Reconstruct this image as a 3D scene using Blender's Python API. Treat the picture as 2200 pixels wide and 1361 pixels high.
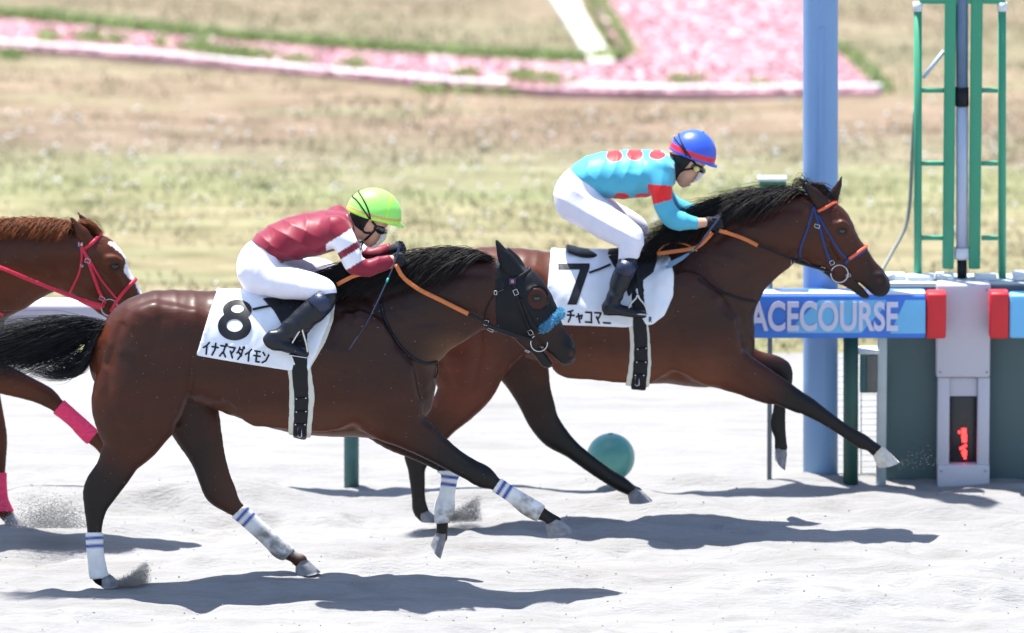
import bpy, math, random
import numpy as np
from mathutils import Vector
from mathutils.bvhtree import BVHTree
for o in list(bpy.data.objects): bpy.data.objects.remove(o)
random.seed(7); RNG = np.random.default_rng(7)
SC = bpy.context.scene
COL = SC.collection
# ------------------------------------------------------------------ camera, sky, sun, exposure
F = 20500.0; TH = math.radians(11.5); CY = -50.0
CH = 50.0*math.tan(TH+math.atan(569.5/F))
cam_d = bpy.data.cameras.new('camera'); cam = bpy.data.objects.new('camera', cam_d); COL.objects.link(cam)
cam.location = (0, CY, CH); cam.rotation_euler = (math.pi/2-TH, 0, 0)
cam_d.sensor_width = 36; cam_d.lens = 36*F/2200; cam_d.clip_start = 1; cam_d.clip_end = 3000
cam_d.dof.use_dof = True; cam_d.dof.focus_distance = 51.0; cam_d.dof.aperture_fstop = 1.45
SC.camera = cam
SUN_DIR = Vector((0.20, -0.17, -1.0)).normalized()
SUN_EL = math.asin(-SUN_DIR.z); SUN_AZ = math.atan2(-SUN_DIR.x, -SUN_DIR.y)
w = bpy.data.worlds.new('World'); SC.world = w; w.use_nodes = True
nt = w.node_tree; sky = nt.nodes.new('ShaderNodeTexSky'); sky.sky_type = 'NISHITA'; sky.sun_disc = False
sky.sun_elevation = SUN_EL; sky.sun_rotation = SUN_AZ
bg = nt.nodes['Background']; nt.links.new(sky.outputs[0], bg.inputs[0]); bg.inputs[1].default_value = 0.11
sl = bpy.data.lights.new('sun', 'SUN'); sl.energy = 4.6; sl.angle = math.radians(0.53); sl.color = (1.0, 0.96, 0.90)
so = bpy.data.objects.new('sun', sl); COL.objects.link(so); so.rotation_euler = SUN_DIR.to_track_quat('-Z', 'Y').to_euler()
so.location = (0, 0, 40)
SC.render.engine = 'CYCLES'
SC.view_settings.view_transform = 'Standard'; SC.view_settings.look = 'None'
SC.view_settings.exposure = 1.3; SC.view_settings.gamma = 1
SC.render.resolution_x = 1024; SC.render.resolution_y = 633
# ------------------------------------------------------------------ pixel <-> world (photo pixels, 2200 wide)
CT, ST = math.cos(TH), math.sin(TH)
def ray(px, py):
    u = (px-1100)/F; v = -(py-680.5)/F
    return np.array([u, CT+v*ST, -ST+v*CT])
def P(px, py, Y):
    d = ray(px, py); t = (Y-CY)/d[1]
    return np.array([0, CY, CH])+t*d
def G(px, py, z=0.0):
    d = ray(px, py); t = (z-CH)/d[2]
    return np.array([0, CY, CH])+t*d
def S(px, py, Y):
    p = P(px, py, Y); return F/((p[1]-CY)*CT-(p[2]-CH)*ST)
def proj(x, y, z):
    dy = y-CY; dz = z-CH; fw = dy*CT-dz*ST
    return 1100+F*x/fw, 680.5-F*(dy*ST+dz*CT)/fw
# ------------------------------------------------------------------ bookkeeping
def tag(o, label=None, cat=None, group=None, kind=None):
    if label: o['label'] = label
    if cat: o['category'] = cat
    if group: o['group'] = group
    if kind: o['kind'] = kind
    return o
def empty(name, loc, label=None, cat=None, group=None):
    o = bpy.data.objects.new(name, None); COL.objects.link(o); o.location = tuple(loc); o.empty_display_size = .2
    tag(o, label, cat, group); return o
def world_loc(o):
    v = Vector((0, 0, 0))
    while o: v += o.location; o = o.parent
    return v
def link(name, V, FA, mat, parent=None, col=None, smooth=True, label=None):
    """V (N,3) world coordinates, FA (M,k) or list of faces"""
    V = np.asarray(V, dtype=np.float32).reshape(-1, 3)
    if parent is not None:
        off = np.array(world_loc(parent), dtype=np.float32)
        org = np.zeros(3, np.float32)
    else:
        off = ((V.min(0)+V.max(0))/2).astype(np.float32); off[2] = V[:, 2].min(); org = off
    me = bpy.data.meshes.new(name)
    if isinstance(FA, np.ndarray):
        m, k = FA.shape
        me.vertices.add(len(V)); me.vertices.foreach_set('co', (V-off).ravel())
        me.loops.add(m*k); me.loops.foreach_set('vertex_index', FA.astype(np.int32).ravel())
        me.polygons.add(m); me.polygons.foreach_set('loop_start', np.arange(0, m*k, k, dtype=np.int32))
        me.polygons.foreach_set('loop_total', np.full(m, k, dtype=np.int32))
        me.update(calc_edges=True); me.validate()
    else:
        me.from_pydata((V-off).tolist(), [], [list(map(int, f)) for f in FA]); me.update()
    me.polygons.foreach_set('use_smooth', np.full(len(me.polygons), smooth, dtype=bool))
    if col is not None:
        a = me.color_attributes.new('Col', 'FLOAT_COLOR', 'POINT')
        c = np.ones((len(V), 4), np.float32); c[:, :3] = col; a.data.foreach_set('color', c.ravel())
    if mat: me.materials.append(mat)
    o = bpy.data.objects.new(name, me); COL.objects.link(o); o.location = tuple(map(float, org))
    if parent is not None: o.parent = parent
    if label: o['label'] = label
    return o
# ------------------------------------------------------------------ materials
def mat(name, color=(.5, .5, .5), rough=.6, spec=.5, metal=0, attr=False, var=.12, vscale=8, bump=0, bscale=60, bdist=.003,
        stretch=(1, 1, 1), coat=0, sheen=0, ridged=False, speck=0, emit=0, alpha=1):
    m = bpy.data.materials.new(name); m.use_nodes = True; n = m.node_tree.nodes; l = m.node_tree.links
    b = n['Principled BSDF']; b.inputs['Roughness'].default_value = rough; b.inputs['Metallic'].default_value = metal
    b.inputs['Specular IOR Level'].default_value = spec; b.inputs['Coat Weight'].default_value = coat
    b.inputs['Coat Roughness'].default_value = .25
    b.inputs['Sheen Weight'].default_value = sheen
    tc = n.new('ShaderNodeTexCoord'); mp = n.new('ShaderNodeMapping'); mp.inputs['Scale'].default_value = stretch
    l.new(tc.outputs['Object'], mp.inputs[0])
    if attr:
        a = n.new('ShaderNodeAttribute'); a.attribute_name = 'Col'; src = a.outputs['Color']
    else:
        a = n.new('ShaderNodeRGB'); a.outputs[0].default_value = (*color, 1); src = a.outputs[0]
    if var:
        nz = n.new('ShaderNodeTexNoise'); nz.inputs['Scale'].default_value = vscale; nz.inputs['Detail'].default_value = 5
        l.new(mp.outputs[0], nz.inputs[0])
        mr = n.new('ShaderNodeMapRange'); mr.inputs[1].default_value = .3; mr.inputs[2].default_value = .7
        mr.inputs[3].default_value = 1-var; mr.inputs[4].default_value = 1+var
        l.new(nz.outputs[0], mr.inputs[0])
        vm = n.new('ShaderNodeVectorMath'); vm.operation = 'SCALE'; l.new(src, vm.inputs[0]); l.new(mr.outputs[0], vm.inputs['Scale'])
        src = vm.outputs[0]
        mr2 = n.new('ShaderNodeMapRange'); mr2.inputs[1].default_value = .3; mr2.inputs[2].default_value = .7
        mr2.inputs[3].default_value = max(.02, rough-.08); mr2.inputs[4].default_value = min(1, rough+.08)
        l.new(nz.outputs[0], mr2.inputs[0]); l.new(mr2.outputs[0], b.inputs['Roughness'])
    if speck:
        vz = n.new('ShaderNodeTexNoise'); vz.inputs['Scale'].default_value = 150; vz.inputs['Detail'].default_value = 2
        l.new(mp.outputs[0], vz.inputs[0])
        ms = n.new('ShaderNodeMapRange'); ms.inputs[1].default_value = .80-speck; ms.inputs[2].default_value = .82-speck
        l.new(vz.outputs[0], ms.inputs[0])
        mx = n.new('ShaderNodeMix'); mx.data_type = 'RGBA'; l.new(ms.outputs[0], mx.inputs[0]); l.new(src, mx.inputs[6])
        mx.inputs[7].default_value = (.42, .38, .34, 1); src = mx.outputs[2]
    l.new(src, b.inputs['Base Color'])
    if bump:
        nb = n.new('ShaderNodeTexNoise'); nb.inputs['Scale'].default_value = bscale; nb.inputs['Detail'].default_value = 6
        nb.inputs['Roughness'].default_value = .6
        if ridged: nb.noise_type = 'RIDGED_MULTIFRACTAL'; nb.inputs['Distortion'].default_value = .6; nb.inputs['Detail'].default_value = 3
        l.new(mp.outputs[0], nb.inputs[0])
        bp = n.new('ShaderNodeBump'); bp.inputs['Strength'].default_value = bump; bp.inputs['Distance'].default_value = bdist
        l.new(nb.outputs[0], bp.inputs['Height']); l.new(bp.outputs[0], b.inputs['Normal'])
    if emit:
        l.new(src, b.inputs['Emission Color']); b.inputs['Emission Strength'].default_value = emit
    if alpha < 1: b.inputs['Alpha'].default_value = alpha
    return m
# ------------------------------------------------------------------ implicit modelling
class Field:
    def __init__(s, lo, hi, h):
        s.lo = np.array(lo, float); s.h = h
        s.n = np.ceil((np.array(hi)-s.lo)/h).astype(int)+1
        s.ax = [s.lo[i]+h*np.arange(s.n[i]) for i in range(3)]
        s.f = np.full(tuple(s.n), .3, np.float32); s.st = []
    def sl(s, lo, hi):
        a = np.clip(np.floor((np.array(lo)-s.lo)/s.h).astype(int), 0, s.n-1)
        b = np.clip(np.ceil((np.array(hi)-s.lo)/s.h).astype(int)+1, 1, s.n)
        return tuple(slice(int(a[i]), int(b[i])) for i in range(3))
    def grids(s, q):
        return (s.ax[0][q[0]][:, None, None].astype(np.float32), s.ax[1][q[1]][None, :, None].astype(np.float32), s.ax[2][q[2]][None, None, :].astype(np.float32))
    def chain(s, st, k=.02, sub=False, marg=.05):
        """st rows: x y z r kk dark"""
        st = np.atleast_2d(np.array(st, float)); R = st[:, 3]*np.maximum(1, st[:, 4])+marg
        if not sub: s.st.append(st)
        q = s.sl((st[:, :3]-R[:, None]).min(0), (st[:, :3]+R[:, None]).max(0))
        o = [q[i].start for i in range(3)]
        g = np.full(tuple(x.stop-x.start for x in q), .3, np.float32)
        seg = [(st[i], st[i+1]) for i in range(len(st)-1)] or [(st[0], st[0]+1e-6)]
        for A, B in seg:
            rr = max(A[3]*max(1, A[4]), B[3]*max(1, B[4]))+marg
            qq = s.sl(np.minimum(A[:3], B[:3])-rr, np.maximum(A[:3], B[:3])+rr)
            qq = tuple(slice(max(a.start, b.start), min(a.stop, b.stop)) for a, b in zip(qq, q))
            X, Y, Z = s.grids(qq)
            d = B-A; L = d[0]**2+d[2]**2+d[1]**2+1e-12
            t = np.clip(((X-A[0])*d[0]+(Y-A[1])*d[1]+(Z-A[2])*d[2])/L, 0, 1)
            kk = A[4]+t*d[4]
            dd = np.sqrt((X-A[0]-t*d[0])**2+((Y-A[1]-t*d[1])/kk)**2+(Z-A[2]-t*d[2])**2)-(A[3]+t*d[3])
            dd = dd*np.sqrt(np.minimum(kk, 1))
            ss = tuple(slice(qq[i].start-o[i], qq[i].stop-o[i]) for i in range(3))
            g[ss] = np.minimum(g[ss], dd)
        if sub:
            a = s.f[q]; b = -g; h = np.clip(.5+.5*(a-b)/k, 0, 1)
            s.f[q] = b*(1-h)+a*h+k*h*(1-h)
        else:
            a = s.f[q]; h = np.clip(.5+.5*(g-a)/k, 0, 1)
            s.f[q] = g*(1-h)+a*h-k*h*(1-h)
        return s
    def sample(s, p):
        i = np.clip(np.round((np.asarray(p)-s.lo)/s.h).astype(int), 0, s.n-1)
        return s.f[i[:, 0], i[:, 1], i[:, 2]]
    def dark(s, V):
        A = np.vstack(s.st); out = np.zeros(len(V), np.float32)
        for i in range(0, len(V), 20000):
            v = V[i:i+20000]
            d = np.sqrt(((v[:, None, 0]-A[None, :, 0])**2+((v[:, None, 1]-A[None, :, 1])/A[None, :, 4])**2+(v[:, None, 2]-A[None, :, 2])**2))-A[None, :, 3]
            w_ = np.exp(-(d-d.min(1, keepdims=True))/.012)
            out[i:i+20000] = (w_*A[None, :, 5]).sum(1)/w_.sum(1)
        return out
def surfnet(f, lo, h, smooth=1):
    s = f < 0
    c = np.zeros(tuple(np.array(f.shape)-1), np.int8)
    for a in (0, 1):
        for b in (0, 1):
            for d in (0, 1): c += s[a:f.shape[0]-1+a, b:f.shape[1]-1+b, d:f.shape[2]-1+d]
    idx = np.argwhere((c > 0) & (c < 8))
    if len(idx) == 0: return np.zeros((0, 3)), np.zeros((0, 4), int)
    acc = np.zeros((len(idx), 3)); cnt = np.zeros(len(idx))
    cs = [(a, b, d) for a in (0, 1) for b in (0, 1) for d in (0, 1)]
    for p in cs:
        for ax in range(3):
            if p[ax] == 0:
                q = list(p); q[ax] = 1
                fa = f[idx[:, 0]+p[0], idx[:, 1]+p[1], idx[:, 2]+p[2]]; fb = f[idx[:, 0]+q[0], idx[:, 1]+q[1], idx[:, 2]+q[2]]
                m = (fa < 0) != (fb < 0); t = np.where(m, fa/np.where(m, fa-fb, 1), 0)
                pt = np.array(p, float)[None]+np.zeros((len(idx), 3)); pt[:, ax] += t
                acc += pt*m[:, None]; cnt += m
    V = np.array(lo)+h*(idx+acc/cnt[:, None])
    vid = np.full(c.shape, -1, np.int64); vid[idx[:, 0], idx[:, 1], idx[:, 2]] = np.arange(len(idx))
    FS = []
    for ax in range(3):
        b, d = [(1, 2), (2, 0), (0, 1)][ax]
        sa = np.take(s, range(0, s.shape[ax]-1), ax); sb = np.take(s, range(1, s.shape[ax]), ax)
        e = np.argwhere(sa != sb)
        ok = (e[:, b] > 0) & (e[:, d] > 0) & (e[:, b] < s.shape[b]-1) & (e[:, d] < s.shape[d]-1); e = e[ok]
        fl = sa[e[:, 0], e[:, 1], e[:, 2]]
        def g(db, dd):
            x = e.copy(); x[:, b] += db; x[:, d] += dd; return vid[x[:, 0], x[:, 1], x[:, 2]]
        q = np.stack([g(-1, -1), g(0, -1), g(0, 0), g(-1, 0)], 1)
        q[~fl] = q[~fl][:, ::-1]; FS.append(q)
    FA = np.vstack(FS); FA = FA[(FA >= 0).all(1)]
    for _ in range(smooth):
        E = np.vstack([FA[:, [0, 1]], FA[:, [1, 2]], FA[:, [2, 3]], FA[:, [3, 0]]]); E = np.vstack([E, E[:, ::-1]])
        n = np.bincount(E[:, 0], minlength=len(V)); W = np.stack([np.bincount(E[:, 0], V[E[:, 1], i], len(V)) for i in range(3)], 1)
        V = .5*V+.5*W/np.maximum(n, 1)[:, None]
    return V, FA
def crom(st, n=4):
    st = np.array(st, float)
    if len(st) < 3: return st
    Q = np.vstack([2*st[0]-st[1], st, 2*st[-1]-st[-2]]); out = []
    for i in range(1, len(Q)-2):
        for j in range(n):
            t = j/n; a, b, c, d = Q[i-1], Q[i], Q[i+1], Q[i+2]
            out.append(.5*((2*b)+(-a+c)*t+(2*a-5*b+4*c-d)*t*t+(-a+3*b-3*c+d)*t**3))
    out.append(st[-1]); out = np.array(out); return out
def stn(pts, Y0, n=4):
    """pts rows: px py r_px halfwidth_m yoff dark -> x y z r kk dark"""
    o = []
    for p in pts:
        p = tuple(p)+(0,)*(6-len(p)); Y = Y0+p[4]*.88; w_ = P(p[0], p[1], Y); r = p[2]/S(p[0], p[1], Y)
        o.append((w_[0], w_[1], w_[2], r, (p[3]/r if p[3] else 1.0), p[5]))
    o = crom(o, n); o[:, 3] = np.maximum(o[:, 3], .002); o[:, 4] = np.maximum(o[:, 4], .2)
    return o
def polysdf(X, Y, poly):
    poly = np.array(poly, float); d = np.full(X.shape, 1e9, np.float32); s = np.ones(X.shape, np.float32); N = len(poly)
    for i in range(N):
        a = poly[i]; b = poly[i-1]; e = b-a; wx = X-a[0]; wy = Y-a[1]
        t = np.clip((wx*e[0]+wy*e[1])/(e@e), 0, 1)
        d = np.minimum(d, (wx-t*e[0])**2+(wy-t*e[1])**2)
        c1 = Y >= a[1]; c2 = Y < b[1]; c3 = e[0]*wy > e[1]*wx
        flip = (c1 & c2 & c3) | (~c1 & ~c2 & ~c3); s = np.where(flip, -s, s)
    return s*np.sqrt(d)
def shell(Fd, poly, off, Y0, side=None, holes=(), cut=None, smooth=1, fn=None):
    """the skin of Fd pushed out by off, kept where it projects inside poly (mirrored to the far side unless side given)"""
    poly = np.array(poly, float)
    c = [P(x, y, Y0+dy) for x, y in poly for dy in (-.4, .4)]
    c = np.array(c); q = Fd.sl(c.min(0)-.03, c.max(0)+.03)
    X, Y, Z = Fd.grids(q); f = Fd.f[q]-off
    if side is None: yy = Y0-np.abs(Y-Y0)
    else: yy = Y
    sc = 401.
    px, py = proj(X+0*yy+0*Z, yy+0*X+0*Z, Z+0*X+0*yy)
    g = polysdf(px, py, poly)/sc
    for hx, hy, rx, ry in holes:
        g = np.maximum(g, (1-np.sqrt(((px-hx)/rx)**2+((py-hy)/ry)**2))*min(rx, ry)/sc)
    if side is not None: g = np.maximum(g, -(Y-Y0)*side+0*g)
    if fn is not None: f = f+fn(X, Y, Z, px, py)
    f = np.maximum(f, g)
    f = np.pad(f, 1, constant_values=.1)
    lo = [Fd.ax[i][q[i].start]-Fd.h for i in range(3)]
    return surfnet(f, lo, Fd.h, smooth)
def bvh_of(V, FA): return BVHTree.FromPolygons([tuple(v) for v in V.tolist()], FA.tolist())
CAMV = Vector((0, CY, CH))
def shoot(bvh, px, py, off=.003):
    d = Vector(ray(px, py)).normalized(); h = bvh.ray_cast(CAMV, d)
    if h[0] is None: return None, None
    n = h[1]
    if n.dot(d) > 0: n = -n
    return np.array(h[0]+n*off), np.array(n)
def ellip_col(base, V, spots): return base
# ------------------------------------------------------------------ small mesh builders
def tube(pts, r, n=8, closed=False, caps=True):
    pts = np.array(pts, float); m = len(pts); r = np.broadcast_to(np.array(r, float), (m,)); V = []; FA = []
    T = np.gradient(pts, axis=0) if not closed else np.roll(pts, -1, 0)-np.roll(pts, 1, 0)
    T /= np.linalg.norm(T, axis=1)[:, None]+1e-12
    up = np.array([0, 0, 1.]) if abs(T[0][2]) < .9 else np.array([0, 1., 0]); prev = None
    for i in range(m):
        a = np.cross(T[i], up if prev is None else np.cross(prev, T[i])); 
        if prev is not None: a = prev-T[i]*(prev@T[i])
        a /= np.linalg.norm(a)+1e-12; prev = a; b = np.cross(T[i], a)
        for j in range(n):
            t = 2*math.pi*j/n; V.append(pts[i]+r[i]*(a*math.cos(t)+b*math.sin(t)))
    for i in range(m if closed else m-1):
        for j in range(n):
            FA.append([i*n+j, i*n+(j+1) % n, ((i+1) % m)*n+(j+1) % n, ((i+1) % m)*n+j])
    if caps and not closed: FA.append(list(range(n))[::-1]); FA.append([(m-1)*n+j for j in range(n)])
    return np.array(V), FA
def ribbon(pts, nrm, wid, th=.004, closed=False):
    pts = np.array(pts, float); nrm = np.array(nrm, float); m = len(pts)
    T = np.gradient(pts, axis=0); T /= np.linalg.norm(T, axis=1)[:, None]+1e-12
    B = np.cross(nrm, T); B /= np.linalg.norm(B, axis=1)[:, None]+1e-12
    wid = np.broadcast_to(np.array(wid, float), (m,))[:, None]
    r = [pts+B*wid/2, pts+B*wid*.38+nrm*th, pts-B*wid*.38+nrm*th, pts-B*wid/2, pts-B*wid*.4-nrm*th*.6, pts+B*wid*.4-nrm*th*.6]
    V = np.stack(r, 1).reshape(-1, 3); k = 6; FA = []
    for i in range(m-1):
        for j in range(k): FA.append([i*k+j, i*k+(j+1) % k, (i+1)*k+(j+1) % k, (i+1)*k+j])
    FA.append(list(range(k))[::-1]); FA.append([(m-1)*k+j for j in range(k)])
    return V, FA
def resample(pts, step):
    pts = crom(pts, 6) if len(pts) > 2 else np.array(pts, float)
    L = np.r_[0, np.cumsum(np.linalg.norm(np.diff(pts, axis=0), axis=1))]; n = max(2, int(L[-1]/step)+1)
    t = np.linspace(0, L[-1], n); return np.stack([np.interp(t, L, pts[:, i]) for i in range(pts.shape[1])], 1)
def strap(name, bvh, pix, wid, m, parent, Y0, off=.004, both=True, wrap=False, th=.004, step=5):
    """strap lying on a surface along a pixel path; mirrored on the far side; wrap: joined over the top at the last point"""
    pp = resample(np.array(pix, float), step); A = []; N = []
    for x, y in pp:
        a, n = shoot(bvh, x, y, off)
        if a is not None: A.append(a); N.append(n)
    if len(A) < 2: return None
    A = np.array(A); N = np.array(N)
    for _ in range(2):
        A[1:-1] = .25*A[:-2]+.5*A[1:-1]+.25*A[2:]; N[1:-1] = .25*N[:-2]+.5*N[1:-1]+.25*N[2:]
    N /= np.linalg.norm(N, axis=1)[:, None]
    MA = A*[1, -1, 1]+[0, 2*Y0, 0]; MN = N*[1, -1, 1]
    if wrap:
        mid = (A[-1]+MA[-1])/2; up = N[-1]+MN[-1]; up /= np.linalg.norm(up); d = abs(A[-1][1]-Y0)
        k = [.6, .2]; X = [mid+up*d*.0+(A[-1]-mid)*q+up*d*.42*(1-q*q) for q in k]; XN = [up*(1-q)+N[-1]*q for q in k]
        Y_ = [x*[1, -1, 1]+[0, 2*Y0, 0] for x in X[::-1]]; YN = [x*[1, -1, 1] for x in XN[::-1]]
        A2 = np.vstack([A, X, Y_, MA[::-1]]); N2 = np.vstack([N, XN, YN, MN[::-1]]); N2 /= np.linalg.norm(N2, axis=1)[:, None]
        V, FA = ribbon(A2, N2, wid, th)
    else:
        V, FA = ribbon(A, N, wid, th)
        if both:
            V2, F2 = ribbon(MA, MN, wid, th); link(name, V2, [f[::-1] for f in F2], m, parent)
    return link(name, V, FA, m, parent)
def strands(name, P0, wd, m, parent=None, col=None, k=3, kind=None):
    """P0 (N,M,3) strand paths, wd (N,) root radius"""
    N, M, _ = P0.shape; T = np.gradient(P0, axis=1); T /= np.linalg.norm(T, axis=2, keepdims=True)+1e-9
    rnd = RNG.normal(size=(N, 1, 3)); a = np.cross(T, rnd); a /= np.linalg.norm(a, axis=2, keepdims=True)+1e-9; b = np.cross(T, a)
    tp = np.interp(np.linspace(0, 1, M), [0, .15, .6, 1], [.8, 1, .8, .12])[None, :, None]*np.asarray(wd)[:, None, None]
    R = [P0+tp*(a*math.cos(t)+b*math.sin(t)) for t in np.arange(k)*2*math.pi/k]
    V = np.stack(R, 2).reshape(-1, 3)
    base = (np.arange(N)[:, None, None]*M*k+np.arange(M-1)[None, :, None]*k)
    j = np.arange(k)[None, None, :]; j2 = (j+1) % k
    FA = np.stack([base+j, base+j2, base+k+j2, base+k+j], -1).reshape(-1, 4)
    c = None if col is None else np.repeat(col, M*k, axis=0)
    return link(name, V, FA, m, parent, c)
def box(c, s, bev=.0):
    """box as verts/faces, centre c, full size s, with a small chamfer"""
    x, y, z = np.array(s)/2; b = min(bev, x*.45, y*.45, z*.45)
    if b <= 0:
        V = np.array([(i, j, k) for i in (-x, x) for j in (-y, y) for k in (-z, z)])+np.array(c)
        return V, [[0, 1, 3, 2], [4, 6, 7, 5], [0, 4, 5, 1], [2, 3, 7, 6], [0, 2, 6, 4], [1, 5, 7, 3]]
    import bmesh
    bm = bmesh.new(); bmesh.ops.create_cube(bm, size=1)
    for v in bm.verts: v.co = Vector((v.co.x*s[0], v.co.y*s[1], v.co.z*s[2]))
    bmesh.ops.bevel(bm, geom=list(bm.edges), offset=b, segments=2, affect='EDGES', profile=.5)
    V = np.array([v.co[:] for v in bm.verts])+np.array(c); bm.verts.index_update(); FA = [[v.index for v in f.verts] for f in bm.faces]; bm.free()
    return V, FA
def cyl(a, b, r, n=24, r2=None): return tube([a, (np.array(a)+np.array(b))/2, b], [r, (r+(r2 or r))/2, r2 or r], n)
def join(*L):
    V = []; FA = []; n = 0
    for v, f in L:
        V.append(np.asarray(v)); FA += [[i+n for i in q] for q in (f.tolist() if isinstance(f, np.ndarray) else f)]; n += len(v)
    return np.vstack(V), FA
def boxpx(x0, x1, y0, y1, Yf, depth, bev=.004):
    """axis box whose front face spans the pixel rectangle at depth Yf"""
    a = P(x0, y1, Yf); b = P(x1, y0, Yf); ym = (max(y0, 0)+y1)/2; a[0] = P(x0, ym, Yf)[0]; b[0] = P(x1, ym, Yf)[0]
    return box(((a[0]+b[0])/2, Yf+depth/2, (a[2]+b[2])/2), (b[0]-a[0], depth, b[2]-a[2]), bev)
def decal(name, sdf, bb, bvh, m, parent, step=1.0, off=.003):
    xs = np.arange(bb[0]-step, bb[2]+2*step, step); ys = np.arange(bb[1]-step, bb[3]+2*step, step)
    X, Y = np.meshgrid(xs, ys, indexing='ij'); D = sdf(X, Y); gx, gy = np.gradient(D, step)
    g = np.sqrt(gx**2+gy**2)+1e-6; ins = D < 0
    use = ins[:-1, :-1] | ins[1:, :-1] | ins[1:, 1:] | ins[:-1, 1:]
    mv = ~ins; X2 = np.where(mv, X-D*gx/g, X); Y2 = np.where(mv, Y-D*gy/g, Y)
    idx = -np.ones(X.shape, int); V = []; FA = []
    def vi(i, j):
        if idx[i, j] == -1:
            a, n = shoot(bvh, X2[i, j], Y2[i, j], off)
            if a is None: idx[i, j] = -2
            else: idx[i, j] = len(V); V.append(a)
        return idx[i, j]
    for i, j in np.argwhere(use):
        q = [vi(i, j), vi(i, j+1), vi(i+1, j+1), vi(i+1, j)]
        if min(q) >= 0: FA.append(q)
    if not V: return None
    return link(name, np.array(V), np.array(FA), m, parent)
def segs(lines, hw):
    def f(X, Y):
        d = np.full(X.shape, 1e9)
        for pl in lines:
            for a, b in zip(pl[:-1], pl[1:]):
                a = np.array(a, float); b = np.array(b, float); e = b-a; t = np.clip(((X-a[0])*e[0]+(Y-a[1])*e[1])/(e@e+1e-9), 0, 1)
                d = np.minimum(d, np.hypot(X-a[0]-t*e[0], Y-a[1]-t*e[1])-hw)
        return d
    return f
KANA = {'イ': [[(.85, .03), (.5, .3), (.05, .5)], [(.55, .3), (.55, 1)]],
 'ナ': [[(.05, .32), (.95, .32)], [(.55, .02), (.52, .5), (.15, 1)]],
 'ズ': [[(.08, .12), (.75, .12), (.55, .55), (.05, .97)], [(.5, .6), (.9, .97)], [(.78, -.05), (.84, .1)], [(.93, -.08), (1, .06)]],
 'マ': [[(.05, .12), (.93, .12), (.75, .4), (.5, .62)], [(.3, .45), (.68, .95)]],
 'ダ': [[(.38, .02), (.25, .3), (.05, .5)], [(.35, .18), (.82, .18), (.7, .6), (.25, 1)], [(.35, .45), (.7, .68)], [(.85, -.05), (.9, .08)], [(1, -.08), (1.05, .05)]],
 'モ': [[(.12, .1), (.88, .1)], [(.05, .48), (.95, .48)], [(.42, .1), (.42, .95), (.92, .95)]],
 'ン': [[(.1, .12), (.38, .32)], [(.1, .95), (.6, .75), (.95, .25)]],
 'チ': [[(.8, .05), (.45, .15), (.15, .17)], [(.03, .45), (.97, .45)], [(.52, .15), (.5, .6), (.2, 1)]],
 'ャ': [[(.05, .55), (.85, .4), (.7, .68)], [(.3, .3), (.5, 1)]],
 'コ': [[(.08, .12), (.88, .12), (.88, .95)], [(.05, .93), (.9, .93)]],
 'ニ': [[(.12, .2), (.88, .2)], [(.02, .9), (.98, .9)]],
 'R': [[(.15, 1), (.15, .03), (.7, .05), (.8, .25), (.7, .48), (.15, .5)], [(.5, .5), (.88, 1)]],
 '1': [[(.3, .2), (.5, .05), (.5, 1)]], '4': [[(.7, 1), (.7, .05), (.1, .7), (.95, .7)]]}
def vnoise(seed, X, Y, sx, sy):
    r = np.random.default_rng(seed).random((257, 257)); x = X/sx; y = Y/sy; xi = np.floor(x).astype(int); yi = np.floor(y).astype(int)
    fx = x-xi; fy = y-yi; fx = fx*fx*(3-2*fx); fy = fy*fy*(3-2*fy); a = xi % 256; b = yi % 256; c = (a+1) % 256; d = (b+1) % 256
    return (r[a, b]*(1-fx)+r[c, b]*fx)*(1-fy)+(r[a, d]*(1-fx)+r[c, d]*fx)*fy-.5
LAT = .88
def hstn(pts, Y0, n=4): return stn([(p[0], p[1], p[2], p[3]*LAT)+tuple(p[4:]) for p in pts], Y0, n)
# ------------------------------------------------------------------ materials shared
M_bay = mat('bay_coat', attr=True, rough=.47, spec=.20, var=.38, vscale=4, bump=.35, bscale=110, bdist=.003, stretch=(.3, 1, 1), coat=.15, speck=.035)
M_black = mat('black_leather', (.008, .0085, .012), .5, .25, var=.3, vscale=30, bump=.25, bscale=120, bdist=.002)
M_boot = mat('boot_leather', (.005, .0065, .012), .36, .4, var=.3, vscale=20, bump=.5, bscale=45, bdist=.004)
M_hair = mat('hair', attr=True, rough=.55, spec=.22, var=.25, vscale=20)
M_hoofm = mat('hoof_horn', (.20, .20, .22), .6, .4, var=.3, vscale=35, bump=.3, bscale=90)
M_hoofw = mat('white_hoof_horn', (.55, .51, .45), .6, .4, var=.2, vscale=30, bump=.2)
M_eye = mat('eye', (.006, .005, .005), .08, .8, var=0)
M_steel = mat('steel', (.55, .55, .56), .25, .5, metal=1, var=.1)
M_white = mat('white_cloth', (.74, .77, .84), .5, .4, var=.05, vscale=6, bump=.25, bscale=14, bdist=.01)
M_pad = mat('cream_pad', (.62, .60, .52), .85, .2, var=.08, bump=.3, bscale=80)
M_ink = mat('black_ink', (.010, .011, .016), .5, .3, var=.1)
M_attr = mat('dyed_cloth', attr=True, rough=.8, spec=.2, var=.08, vscale=25, bump=.4, bscale=120, bdist=.002)
M_orange = mat('orange_rubber', (.55, .16, .045), .6, .4, var=.15, bump=.4, bscale=150)
M_coral = mat('coral_leather', (.75, .13, .06), .5, .4, var=.1)
M_navy = mat('navy_webbing', (.015, .03, .12), .5, .4, var=.2, vscale=60)
M_red = mat('red_webbing', (.60, .015, .05), .45, .5, var=.12, vscale=60)
M_pinkgrain = None

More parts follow.
